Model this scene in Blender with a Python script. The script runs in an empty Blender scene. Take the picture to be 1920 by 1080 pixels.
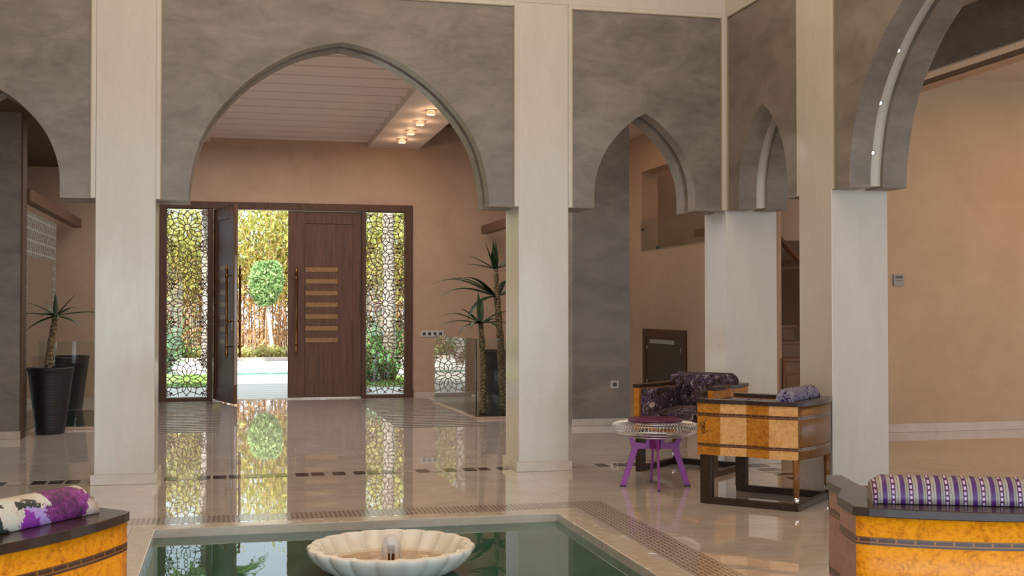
import bpy, math, random
from mathutils import Vector, Matrix, noise
PI = math.pi
S = bpy.context.scene
COL = S.collection

# ------------------------------------------------------------------ camera
cam_d = bpy.data.cameras.new('camera')
cam = bpy.data.objects.new('camera', cam_d)
COL.objects.link(cam)
S.camera = cam
cam_d.sensor_width = 36.0
cam_d.lens = 2230.0 * 36.0 / 1920.0
cam_d.clip_start, cam_d.clip_end = 0.05, 300
PITCH = math.atan(41 / 2230.0)
YAW = math.atan(525 / 2230.0 * math.cos(PITCH))
cam.location = (0, 0, 1.40)
cam.rotation_euler = (PI / 2 + PITCH, 0, -YAW)

# ------------------------------------------------------------------ world, sun, daylight
W = bpy.data.worlds.new('sky')
S.world = W
W.use_nodes = True
bg = W.node_tree.nodes['Background']
bg.inputs[0].default_value = (0.74, 0.87, 1.0, 1)
bg.inputs[1].default_value = 1.85


def light(name, kind, loc, rot, energy, color=(1, 1, 1), **kw):
    d = bpy.data.lights.new(name, kind)
    d.energy, d.color = energy, color
    for k, v in kw.items():
        setattr(d, k, v)
    o = bpy.data.objects.new(name, d)
    COL.objects.link(o)
    o.location, o.rotation_euler = loc, rot
    return o


light('sun', 'SUN', (0, 0, 20), (math.radians(42), 0, math.radians(-24)), 10, (1.0, 0.93, 0.82), angle=0.02)
# daylight through the terrace glazing behind the camera, the roof light over the pool and the hall windows, plus an added hall fill
light('terrace_daylight', 'AREA', (0.9, -4.6, 1.2), (math.radians(90), 0, 0), 300, (0.62, 0.84, 1.0), shape='RECTANGLE', size=11, size_y=2.2)
light('roof_light', 'AREA', (0.9, 6.0, 5.9), (0, 0, 0), 192, (1.0, 0.73, 0.44), shape='RECTANGLE', size=5.5, size_y=5.5)
light('side_daylight', 'AREA', (-8.7, 5.0, 2.0), (math.radians(90), 0, math.radians(-90)), 15, (0.9, 0.96, 1.0), shape='RECTANGLE', size=7, size_y=3.0)
light('wing_lamp', 'AREA', (9.4, 9.6, 3.95), (0, 0, 0), 58, (1.0, 0.50, 0.14), shape='RECTANGLE', size=2.2, size_y=2.4)
light('hall_fill_light', 'AREA', (0.9, 14.6, 3.92), (0, 0, 0), 185, (1.0, 0.90, 0.82), shape='RECTANGLE', size=4.6, size_y=6.5)  # unseen fill under the ceiling, added to brighten the dark hall
light('right_wing_daylight', 'AREA', (12.5, 6.5, 1.1), (math.radians(90), 0, math.radians(90)), 75, (0.72, 0.86, 1.0), shape='RECTANGLE', size=6, size_y=1.8)

S.view_settings.view_transform = 'Standard'
S.view_settings.look = 'None'
S.view_settings.exposure = 0.0
S.view_settings.gamma = 1.0
S.view_settings.use_curve_mapping = False
S.cycles.use_denoising = True
S.cycles.max_bounces = 10
S.cycles.diffuse_bounces = 5
S.cycles.glossy_bounces = 6
S.cycles.transparent_max_bounces = 24
S.cycles.sample_clamp_indirect = 6.0
S.cycles.caustics_reflective = False
S.cycles.caustics_refractive = False
S.cycles.blur_glossy = 0.5

# ------------------------------------------------------------------ node helpers
def mat(name, color=(.5, .5, .5), rough=.5, metal=0.0, **kw):
    m = bpy.data.materials.new(name)
    m.use_nodes = True
    b = m.node_tree.nodes['Principled BSDF']
    b.inputs['Base Color'].default_value = (*color, 1)
    b.inputs['Roughness'].default_value = rough
    b.inputs['Metallic'].default_value = metal
    for k, v in kw.items():
        b.inputs[k.replace('_', ' ')].default_value = v
    return m


class NT:
    def __init__(s, m):
        s.m, s.t = m, m.node_tree
        s.b = s.t.nodes.get('Principled BSDF')

    def n(s, kind, **kw):
        o = s.t.nodes.new(kind)
        for k, v in kw.items():
            if k.startswith('i_'):
                key = k[2:].replace('_', ' ')
                o.inputs[int(key) if key.isdigit() else key].default_value = v
            else:
                setattr(o, k, v)
        return o

    def l(s, a, b):
        s.t.links.new(a, b)

    def coord(s, which='Object', scale=(1, 1, 1), rot=(0, 0, 0)):
        c = s.n('ShaderNodeTexCoord')
        mp = s.n('ShaderNodeMapping')
        mp.inputs['Scale'].default_value = scale
        mp.inputs['Rotation'].default_value = rot
        s.l(c.outputs[which], mp.inputs[0])
        return mp.outputs[0]

    def noise(s, vec, scale, detail=4, rough=.55, dist=0.0):
        o = s.n('ShaderNodeTexNoise')
        o.inputs['Scale'].default_value = scale
        o.inputs['Detail'].default_value = detail
        o.inputs['Roughness'].default_value = rough
        o.inputs['Distortion'].default_value = dist
        s.l(vec, o.inputs['Vector'])
        return o.outputs['Fac']

    def ramp(s, fac, stops, const=False):
        o = s.n('ShaderNodeValToRGB')
        e = o.color_ramp.elements
        while len(e) < len(stops):
            e.new(0.5)
        for q, (p, c) in zip(e, stops):
            q.position = p
            q.color = (*c, 1)
        if const:
            o.color_ramp.interpolation = 'CONSTANT'
        s.l(fac, o.inputs[0])
        return o.outputs[0]

    def mix(s, fac, a, b, mode='MIX'):
        o = s.n('ShaderNodeMix', data_type='RGBA', blend_type=mode)
        for sock, v in ((o.inputs[0], fac), (o.inputs[6], a), (o.inputs[7], b)):
            if hasattr(v, 'is_output') or hasattr(v, 'links'):
                s.l(v, sock)
            elif isinstance(v, tuple):
                sock.default_value = (*v, 1)
            else:
                sock.default_value = v
        return o.outputs[2]

    def math(s, op, a, b=None):
        o = s.n('ShaderNodeMath', operation=op)
        for i, v in enumerate((a, b)):
            if v is None:
                continue
            if hasattr(v, 'links'):
                s.l(v, o.inputs[i])
            else:
                o.inputs[i].default_value = v
        return o.outputs[0]

    def bump(s, h, strength, dist=0.01):
        o = s.n('ShaderNodeBump')
        o.inputs['Strength'].default_value = strength
        o.inputs['Distance'].default_value = dist
        s.l(h, o.inputs['Height'])
        s.l(o.outputs[0], s.b.inputs['Normal'])

    def color(s, c):
        s.l(c, s.b.inputs['Base Color'])


def plaster(name, c1, c2, rough=.4, scale=2.2, bump=.12, coat=0.0, stretch=(1, 1, 1.6)):
    m = mat(name, c1, rough, Coat_Weight=coat, Coat_Roughness=.13)
    t = NT(m)
    v = t.coord('Object', stretch)
    a = t.noise(v, scale, 6, .62, 0.9)
    b = t.noise(v, scale * 7, 4, .6, .3)
    f = t.math('ADD', t.math('MULTIPLY', a, .75), t.math('MULTIPLY', b, .25))
    t.color(t.ramp(f, [(.36, c1), (.64, c2)]))
    r = t.n('ShaderNodeMapRange')
    r.inputs[1].default_value, r.inputs[2].default_value = .3, .7
    r.inputs[3].default_value, r.inputs[4].default_value = rough - .1, rough + .12
    t.l(b, r.inputs[0])
    t.l(r.outputs[0], t.b.inputs['Roughness'])
    t.bump(t.noise(v, scale * 12, 4), bump, .01)
    return m


M = {}
M['grey'] = plaster('polished_grey_plaster', (.150, .126, .104), (.262, .222, .186), .42, 1.7, .10, .12, (1, 1, 2.2))
M['beige'] = plaster('beige_tadelakt', (.555, .505, .435), (.61, .56, .49), .36, 1.6, .06, .55, (3, 3, .8))
M['tan'] = plaster('tan_plaster', (.47, .315, .215), (.55, .375, .26), .62, 1.3, .15, 0, (1, 1, 1))
M['wingtan'] = plaster('warm_plaster', (.50, .365, .235), (.58, .435, .285), .55, 1.3, .12, 0, (1, 1, 1))
M['bead'] = mat('painted_bead', (.33, .25, .15), .5)
M['skirting'] = plaster('marble_skirting', (.52, .44, .36), (.62, .54, .46), .18, 3, .0, .2)
M['ceil'] = mat('pale_ceiling', (.80, .685, .63), .7)
M['white_ceil'] = mat('white_ceiling', (.66, .56, .47), .7)
M['darkceil'] = mat('dark_timber_ceiling', (.075, .045, .030), .6)
M['roof'] = mat('roof_slab', (.5, .45, .38), .8)


def marble_floor():
    m = mat('polished_beige_marble', (.5, .42, .35), .012, IOR=1.62, Coat_Weight=.35, Coat_Roughness=.005)
    t = NT(m)
    v = t.coord('Object', (1, 1, 1))
    a = t.noise(v, 1.3, 8, .62, 1.6)
    b = t.noise(t.coord('Object', (1.2, 6, 1), (0, 0, .5)), 2.2, 8, .7, .8)
    col = t.ramp(a, [(.30, (.54, .48, .44)), (.52, (.62, .565, .525)), (.72, (.68, .635, .60))])
    vein = t.ramp(b, [(.50, (1, 1, 1)), (.54, (.80, .76, .72)), (.58, (1, 1, 1))])
    col = t.mix(.6, col, vein, 'MULTIPLY')
    br = t.n('ShaderNodeTexBrick')
    br.offset = 0
    for k, val in (('Scale', 1.0), ('Mortar Size', .004), ('Mortar Smooth', .1), ('Brick Width', 1.2), ('Row Height', 1.2)):
        br.inputs[k].default_value = val
    br.inputs['Color1'].default_value = (1, 1, 1, 1)
    br.inputs['Color2'].default_value = (1, 1, 1, 1)
    br.inputs['Mortar'].default_value = (.72, .68, .62, 1)
    t.l(v, br.inputs['Vector'])
    t.color(t.mix(.8, col, br.outputs['Color'], 'MULTIPLY'))
    w = t.noise(t.coord('Object', (2.0, 5.0, 1)), 1.4, 2, .4)
    w2 = t.noise(t.coord('Object', (6, 40, 1)), 1.0, 2, .5)
    t.bump(t.math('ADD', w, t.math('MULTIPLY', w2, .05)), .022, .010)
    return m


M['floor'] = marble_floor()


def mosaic(name, sc, dark, light_, rough=.12):
    """small carved marble border: leaf-shaped dark pieces leaning alternately on a pale ground"""
    m = mat(name, light_, rough, IOR=1.55)
    t = NT(m)
    sx = t.n('ShaderNodeSeparateXYZ')
    t.l(t.coord('Object'), sx.inputs[0])
    p, q = t.math('MULTIPLY', sx.outputs[0], sc), t.math('MULTIPLY', sx.outputs[1], sc)
    par = t.math('MODULO', t.math('ABSOLUTE', t.math('ADD', t.math('FLOOR', p), t.math('FLOOR', q))), 2)
    fu, fv = t.math('SUBTRACT', t.math('FRACT', p), .5), t.math('SUBTRACT', t.math('FRACT', q), .5)
    a, b = t.math('ADD', fu, fv), t.math('SUBTRACT', fu, fv)
    a2, b2 = t.math('MULTIPLY', a, a), t.math('MULTIPLY', b, b)
    d1 = t.math('ADD', t.math('MULTIPLY', a2, 2.4), t.math('MULTIPLY', b2, 12.0))
    d2 = t.math('ADD', t.math('MULTIPLY', a2, 12.0), t.math('MULTIPLY', b2, 2.4))
    d = t.math('ADD', t.math('MULTIPLY', d1, par), t.math('MULTIPLY', d2, t.math('SUBTRACT', 1.0, par)))
    t.color(t.mix(t.math('LESS_THAN', d, .95), light_, dark))
    return m


M['mosaic'] = mosaic('mosaic_border', 31, (.045, .030, .028), (.46, .39, .34))
M['rib_inlay'] = mat('ribbed_inlay', (.3, .24, .2), .16, IOR=1.6)
t = NT(M['rib_inlay'])
w = t.n('ShaderNodeTexWave', wave_type='BANDS', bands_direction='Y')
w.inputs['Scale'].default_value = 1.45
w.inputs['Distortion'].default_value = .3
t.l(t.coord('Object', (1, 1, 1)), w.inputs['Vector'])
t.color(t.ramp(w.outputs['Fac'], [(.28, (.03, .022, .02)), (.40, (.50, .41, .35))]))
rr = t.n('ShaderNodeMapRange')
rr.inputs[1].default_value, rr.inputs[2].default_value, rr.inputs[3].default_value, rr.inputs[4].default_value = .30, .42, .6, .035
t.l(w.outputs['Fac'], rr.inputs[0])
t.l(rr.outputs[0], t.b.inputs['Roughness'])
t.bump(w.outputs['Fac'], .6, .01)
M['dark_tile'] = mat('dark_stone_tile', (.045, .035, .035), .08)
t = NT(M['dark_tile'])
t.color(t.ramp(t.noise(t.coord('Object'), 9, 5, .7, 1), [(.35, (.025, .02, .022)), (.7, (.12, .09, .08))]))
M['light_tile'] = mat('light_stone_tile', (.56, .50, .44), .1)


def wood(name, c1, c2, rough=.35, grain=(18, 18, 1.2), coat=.3):
    m = mat(name, c1, rough, Coat_Weight=coat, Coat_Roughness=.12, Specular_IOR_Level=.3)
    t = NT(m)
    v = t.coord('Object', grain)
    a = t.noise(v, 1.6, 8, .65, .6)
    t.color(t.ramp(a, [(.32, c1), (.68, c2)]))
    t.bump(a, .08, .004)
    return m


M['door'] = wood('walnut_door', (.085, .036, .018), (.165, .076, .040), .45, coat=.0)
M['door_frame'] = wood('walnut_frame', (.075, .032, .018), (.135, .062, .034), .48, coat=.0)
M['inlay'] = wood('golden_inlay', (.22, .11, .035), (.40, .22, .08), .4, (30, 30, 30), 0)
M['wenge'] = wood('dark_wenge', (.018, .009, .006), (.050, .026, .018), .35, (3, 30, 30), .1)
M['plank'] = wood('dark_top_plank', (.028, .015, .011), (.052, .029, .021), .25, (4, 30, 4), .15)
M['stairwood'] = wood('stair_timber', (.20, .10, .055), (.28, .15, .085), .45, (1.5, 14, 14), .1)
M['headerwood'] = wood('header_timber', (.090, .040, .022), (.14, .065, .038), .45, (14, 1.2, 14), .1)


def burl(name, c1, c2, c3):
    m = mat(name, c2, .35, Coat_Weight=.06, Coat_Roughness=.1, Specular_IOR_Level=.3)
    t = NT(m)
    v = t.coord('Object', (1, 1, 1))
    a = t.noise(v, 42, 6, .7, 1.2)
    b = t.noise(t.coord('Object', (1, 1, 1.6), (.4, .3, .6)), 7, 5, .6, 2.0)
    f = t.math('ADD', t.math('MULTIPLY', a, .6), t.math('MULTIPLY', b, .4))
    t.color(t.ramp(f, [(.36, c1), (.50, c2), (.64, c3)]))
    return m


M['burl'] = burl('orange_burl', (.46, .13, .003), (.84, .30, .006), (.92, .38, .014))
M['burl_dim_lit'] = burl('dim_lit_burl', (.24, .075, .006), (.50, .19, .018), (.60, .25, .030))  # same wood as the orange burl, its dimmer light put into the colour
M['burl_pale_sheen'] = burl('pale_sheen_burl', (.50, .23, .06), (.70, .37, .13), (.78, .44, .18))  # paler veneer, with the sheen of the facets put into the colour
M['burl_brown'] = burl('brown_burl', (.13, .050, .014), (.20, .085, .025), (.25, .11, .035))
M['burl_mauve_glare'] = burl('mauve_glare_burl', (.24, .11, .075), (.36, .18, .13), (.42, .23, .17))  # chair sides with mauve reflected glare put into the colour

m = M['inlay_band'] = mat('inlay_band', (.1, .04, .02), .3)
t = NT(m)
uv = t.n('ShaderNodeTexCoord').outputs['UV']
sx = t.n('ShaderNodeSeparateXYZ')
t.l(uv, sx.inputs[0])
u = t.math('FRACT', t.math('MULTIPLY', sx.outputs[0], 17.0))
dash = t.math('MULTIPLY', t.math('GREATER_THAN', u, .12), t.math('GREATER_THAN', sx.outputs[1], .42))
top = t.math('LESS_THAN', sx.outputs[1], .86)
dash = t.math('MULTIPLY', dash, top)
line = t.math('LESS_THAN', t.math('ABSOLUTE', t.math('SUBTRACT', sx.outputs[1], .15)), .10)
edge = t.math('GREATER_THAN', sx.outputs[1], .93)
f = t.math('MAXIMUM', t.math('MAXIMUM', dash, line), edge)
t.color(t.mix(f, (.26, .10, .02), (.06, .022, .010)))

M['brass'] = mat('aged_brass', (.24, .12, .045), .22, 1.0)
M['chrome'] = mat('chrome', (.8, .8, .82), .12, 1.0)
M['wire'] = mat('wire_steel', (.72, .72, .76), .2, 1.0)
M['purple'] = mat('purple_lacquer', (.27, .028, .27), .35)
M['plum'] = mat('plum_disc', (.12, .014, .075), .3)
M['rubber'] = mat('black_rubber', (.03, .015, .04), .6)
M['led'] = mat('led_lens', (1, 1, 1), .3, Emission_Color=(.85, .93, 1, 1), Emission_Strength=12)
M['halogen'] = mat('halogen_bulb', (1, .8, .6), .3, Emission_Color=(1, .58, .30, 1), Emission_Strength=14)
M['crystal'] = mat('crystal_glass', (1, .75, .55), .08, Emission_Color=(1, .45, .2, 1), Emission_Strength=.9)
M['white_plastic'] = mat('white_plastic', (.62, .60, .57), .4)
M['dark_plastic'] = mat('dark_plastic', (.03, .03, .035), .35)
M['lcd'] = mat('lcd_grey', (.12, .13, .12), .2)
M['silver_plastic'] = mat('silver_plastic', (.36, .35, .33), .35)
M['pot'] = mat('woven_black', (.013, .011, .013), .42)
t = NT(M['pot'])
w = t.n('ShaderNodeTexWave', wave_type='BANDS', bands_direction='Z')
w.inputs['Scale'].default_value = 18
t.l(t.coord('Object'), w.inputs['Vector'])
t.bump(w.outputs['Fac'], .5, .004)
M['soil'] = mat('soil', (.05, .032, .02), .9)
M['yleaf'] = mat('yucca_leaf', (.022, .055, .016), .35)
t = NT(M['yleaf'])
t.color(t.ramp(t.noise(t.coord('Object'), 6, 3), [(.35, (.010, .028, .008)), (.7, (.030, .065, .016))]))
M['ytrunk'] = mat('yucca_trunk', (.27, .18, .09), .8)
t = NT(M['ytrunk'])
vo = t.n('ShaderNodeTexVoronoi')
vo.inputs['Scale'].default_value = 26
t.l(t.coord('Object', (1, 1, 1.8)), vo.inputs['Vector'])
t.color(t.ramp(vo.outputs['Distance'], [(.15, (.42, .29, .14)), (.65, (.13, .08, .04))]))
t.bump(vo.outputs['Distance'], .8, .02)


def bowl_marble():
    m = mat('white_carved_marble', (.72, .66, .57), .38)
    t = NT(m)
    v = t.coord('Object')
    a = t.noise(v, 5, 6, .6, .6)
    c = t.ramp(a, [(.3, (.72, .65, .55)), (.55, (.84, .80, .72)), (.75, (.90, .87, .82))])
    sp = t.n('ShaderNodeSeparateXYZ')
    t.l(v, sp.inputs[0])
    t.color(c)
    t.bump(t.noise(v, 40, 4), .15, .004)
    return m


M['bowl'] = bowl_marble()
M['bowl_stain'] = mat('water_stained_marble', (.55, .36, .21), .3)
t = NT(M['bowl_stain'])
t.color(t.ramp(t.noise(t.coord('Object'), 12, 5), [(.35, (.45, .28, .15)), (.7, (.66, .50, .34))]))


def water(name, tint, trough=.0, bump=.05, scale=6, mixf=None):
    m = bpy.data.materials.new(name)
    m.use_nodes = True
    t = NT(m)
    t.t.nodes.remove(t.b)
    out = t.t.nodes['Material Output']
    gl = t.n('ShaderNodeBsdfGlossy')
    gl.inputs['Roughness'].default_value = trough
    tr = t.n('ShaderNodeBsdfTransparent')
    tr.inputs[0].default_value = (*tint, 1)
    fr = t.n('ShaderNodeFresnel')
    fr.inputs[0].default_value = 1.36 if mixf is None else mixf
    mx = t.n('ShaderNodeMixShader')
    ge = t.n('ShaderNodeNewGeometry')
    k = t.math('MULTIPLY', t.math('MULTIPLY', fr.outputs[0], 1.45 if mixf else 1.0), t.math('SUBTRACT', 1.0, ge.outputs['Backfacing']))
    t.l(t.math('MINIMUM', k, 1.0), mx.inputs[0])
    t.l(tr.outputs[0], mx.inputs[1])
    t.l(gl.outputs[0], mx.inputs[2])
    t.l(mx.outputs[0], out.inputs[0])
    if bump:
        b = t.n('ShaderNodeBump')
        b.inputs['Strength'].default_value = bump
        b.inputs['Distance'].default_value = .01
        t.l(t.noise(t.coord('Object'), scale, 3, .5, .5), b.inputs['Height'])
        t.l(b.outputs[0], gl.inputs['Normal'])
    return m


M['water'] = mat('green_pool_water', (.040, .085, .062), .012, IOR=1.34)
t = NT(M['water'])
t.color(t.ramp(t.noise(t.coord('Object'), 1.6, 5, .6, 1.2), [(.35, (.030, .090, .064)), (.7, (.055, .135, .10))]))
t.bump(t.noise(t.coord('Object'), 5, 2, .4, .4), .035, .01)
M['bowl_water'] = water('bowl_water', (.95, .90, .84), .02, .6, 14)
M['glass'] = water('clear_glass', (.90, .95, .92), 0, 0, mixf=1.52)
M['window_glass'] = water('window_glass', (.94, .97, .96), 0, 0, mixf=1.45)
M['dark_glass'] = mat('glass_edge', (.012, .022, .018), .1)
M['jet'] = mat('falling_water', (.75, .75, .78), .15, Alpha=.42)
M['pool_tile'] = mat('green_pool_tile', (.07, .14, .11), .5)
t = NT(M['pool_tile'])
t.color(t.ramp(t.noise(t.coord('Object'), 2.2, 5, .6), [(.35, (.050, .105, .080)), (.7, (.095, .175, .135))]))
M['well'] = mat('dark_green_well', (.012, .030, .022), .06)


def floral(name, stops, scale=13, seed=0.0):
    m = mat(name, (.1, .1, .1), .75)
    m.node_tree.nodes['Principled BSDF'].inputs['Specular IOR Level'].default_value = .15
    t = NT(m)
    v = t.coord('Object', (1, 1, 1))
    mp = t.n('ShaderNodeMapping')
    mp.inputs['Location'].default_value = (seed, seed * .7, seed * .3)
    t.l(v, mp.inputs[0])
    a = t.noise(mp.outputs[0], scale, 7, .72, 1.6)
    t.color(t.ramp(a, stops))
    return m


M['floral_dark'] = floral('dark_floral_velvet', [(.34, (.006, .004, .010)), (.44, (.020, .012, .02)), (.49, (.15, .11, .07)), (.515, (.05, .012, .13)), (.55, (.010, .012, .012)), (.585, (.30, .26, .34)), (.60, (.03, .015, .05)), (.64, (.62, .48, .42))], 15)
M['floral_violet'] = floral('violet_floral_velvet', [(.32, (.008, .006, .016)), (.44, (.05, .02, .12)), (.49, (.42, .38, .48)), (.53, (.03, .015, .05)), (.58, (.50, .47, .55)), (.64, (.06, .03, .20))], 15, 3.3)
# painterly pale fabric: cream ground, purple bloom near the end, dark green wash
m = M['painted'] = mat('painted_pale_fabric', (.6, .55, .48), .6)
t = NT(m)
v = t.coord('Object')
a = t.noise(v, 4.2, 7, .62, .8)
bse = t.ramp(t.noise(v, 9, 6, .65, .4), [(.30, (.32, .42, .36)), (.45, (.62, .60, .52)), (.60, (.60, .47, .42)), (.75, (.68, .69, .66))])
def blot(cx, cy, cz, r, nz, nsc):
    vm = t.n('ShaderNodeVectorMath', operation='DISTANCE')
    t.l(v, vm.inputs[0])
    vm.inputs[1].default_value = (cx, cy, cz)
    dd = t.math('ADD', vm.outputs['Value'], t.math('MULTIPLY', t.math('SUBTRACT', t.noise(v, nsc, 6, .7, .5), .5), nz))
    return t.math('LESS_THAN', dd, r)
pur = t.ramp(t.noise(v, 26, 5, .7, .5), [(.35, (.045, .010, .045)), (.55, (.22, .03, .20)), (.7, (.34, .09, .36))])
dk = (.02, .035, .032)
c = t.mix(blot(-.16, -.30, .78, .085, .22, 14), bse, dk)
c = t.mix(blot(.03, -.30, .815, .040, .18, 24), c, dk)
c = t.mix(blot(.06, -.31, .775, .045, .16, 20), c, (.42, .28, .62))
c = t.mix(blot(.015, -.32, .765, .035, .12, 20), c, (.26, .03, .34))
c = t.mix(blot(.175, -.28, .805, .085, .16, 14), c, pur)
c = t.mix(blot(.285, -.27, .80, .022, .12, 30), c, (.20, .06, .26))
t.color(c)
# woven stripes along the bolster
m = M['stripe'] = mat('striped_brocade', (.3, .2, .3), .45)
t = NT(m)
sx = t.n('ShaderNodeSeparateXYZ')
t.l(t.coord('Object'), sx.inputs[0])
u = t.math('FRACT', t.math('MULTIPLY', sx.outputs[0], 17.5))
base = t.ramp(u, [(0, (.35, .295, .235)), (.10, (.16, .10, .10)), (.13, (.38, .32, .26)), (.25, (.070, .015, .12)), (.52, (.32, .27, .215)), (.60, (.14, .09, .09)), (.63, (.32, .27, .22)), (.73, (.080, .012, .075)), (.98, (.33, .28, .22))], True)
dot = t.math('FRACT', t.math('MULTIPLY', sx.outputs[2], 60))
dots = t.math('MULTIPLY', t.math('LESS_THAN', t.math('ABSOLUTE', t.math('SUBTRACT', u, .855)), .06), t.math('GREATER_THAN', dot, .4))
t.color(t.mix(dots, base, (.60, .46, .58)))

# garden
M['paving'] = mat('pale_paving', (.62, .58, .52), .5)
t = NT(M['paving'])
w = t.n('ShaderNodeTexWave', wave_type='BANDS', bands_direction='Y')
w.inputs['Scale'].default_value = .55
t.l(t.coord('Object'), w.inputs['Vector'])
t.color(t.ramp(w.outputs['Fac'], [(.02, (.40, .38, .35)), (.07, (.62, .59, .54))]))
M['road'] = mat('white_driveway', (.78, .76, .72), .6)
M['kerb'] = mat('garden_kerb', (.56, .47, .40), .7)
M['teal'] = mat('teal_channel', (.05, .30, .25), .15)
M['lawn'] = mat('lawn_green', (.20, .32, .07), .9)
t = NT(M['lawn'])
t.color(t.ramp(t.noise(t.coord('Object'), 12, 5), [(.3, (.14, .24, .05)), (.7, (.34, .46, .13))]))
M['earth'] = mat('garden_earth', (.24, .15, .09), .9)


def leafmat(name, c1, c2, trans=.45):
    m = bpy.data.materials.new(name)
    m.use_nodes = True
    t = NT(m)
    b = t.b
    tl = t.n('ShaderNodeBsdfTranslucent')
    mx = t.n('ShaderNodeMixShader')
    mx.inputs[0].default_value = trans
    oi = t.n('ShaderNodeNewGeometry')
    col = t.ramp(oi.outputs['Random Per Island'], [(0, c1), (1, c2)])
    t.l(col, b.inputs['Base Color'])
    t.l(col, tl.inputs[0])
    b.inputs['Roughness'].default_value = .5
    t.l(b.outputs[0], mx.inputs[1])
    t.l(tl.outputs[0], mx.inputs[2])
    t.l(mx.outputs[0], t.t.nodes['Material Output'].inputs[0])
    return m


M['bamboo_leaf'] = leafmat('bamboo_leaf', (.28, .34, .07), (.80, .72, .24), .5)
M['dry_leaf'] = leafmat('dry_leaf', (.50, .27, .11), (.80, .58, .28), .4)
M['topiary_leaf'] = leafmat('topiary_leaf', (.14, .30, .09), (.55, .70, .33), .3)
M['shrub_leaf'] = leafmat('shrub_leaf', (.05, .13, .03), (.18, .32, .09), .3)
M['hedge_leaf'] = leafmat('golden_hedge_leaf', (.46, .48, .14), (.80, .72, .36), .3)
M['culm'] = mat('bamboo_culm', (.42, .26, .13), .6)
M['white_bark'] = mat('limewashed_trunk', (.72, .68, .62), .7)
M['palm_bark'] = mat('palm_bark', (.36, .30, .26), .85)
t = NT(M['palm_bark'])
w = t.n('ShaderNodeTexWave', wave_type='BANDS', bands_direction='Z')
w.inputs['Scale'].default_value = 4
w.inputs['Distortion'].default_value = 3
t.l(t.coord('Object'), w.inputs['Vector'])
t.color(t.ramp(w.outputs['Fac'], [(.2, (.20, .16, .14)), (.8, (.42, .36, .32))]))
M['house'] = mat('pale_render', (.70, .74, .74), .7)
M['house_dark'] = mat('shaded_glazing', (.10, .13, .11), .3)

# etched glass pattern
m = M['etch'] = bpy.data.materials.new('etched_glass_pattern')
m.use_nodes = True
t = NT(m)
t.b.inputs['Base Color'].default_value = (.34, .36, .33, 1)
t.b.inputs['Roughness'].default_value = .6
sx = t.n('ShaderNodeSeparateXYZ')
t.l(t.coord('Object', (1, 1, 1)), sx.inputs[0])
def tri(sock, f):
    return t.math('ABSOLUTE', t.math('SUBTRACT', t.math('FRACT', t.math('MULTIPLY', sock, f)), .5))
d1 = t.math('ADD', sx.outputs[1], sx.outputs[2])
d2 = t.math('SUBTRACT', sx.outputs[1], sx.outputs[2])
f = t.math('MINIMUM', t.math('MINIMUM', tri(d1, 6.5), tri(d2, 6.5)), t.math('MINIMUM', tri(sx.outputs[1], 7.5), tri(sx.outputs[2], 7.5)))
f = t.math('LESS_THAN', f, .085)
tr = t.n('ShaderNodeBsdfTransparent')
mx = t.n('ShaderNodeMixShader')
fac = t.math('MULTIPLY', f, .8)
t.l(fac, mx.inputs[0])
t.l(tr.outputs[0], mx.inputs[1])
t.l(t.b.outputs[0], mx.inputs[2])
t.l(mx.outputs[0], t.t.nodes['Material Output'].inputs[0])


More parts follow.
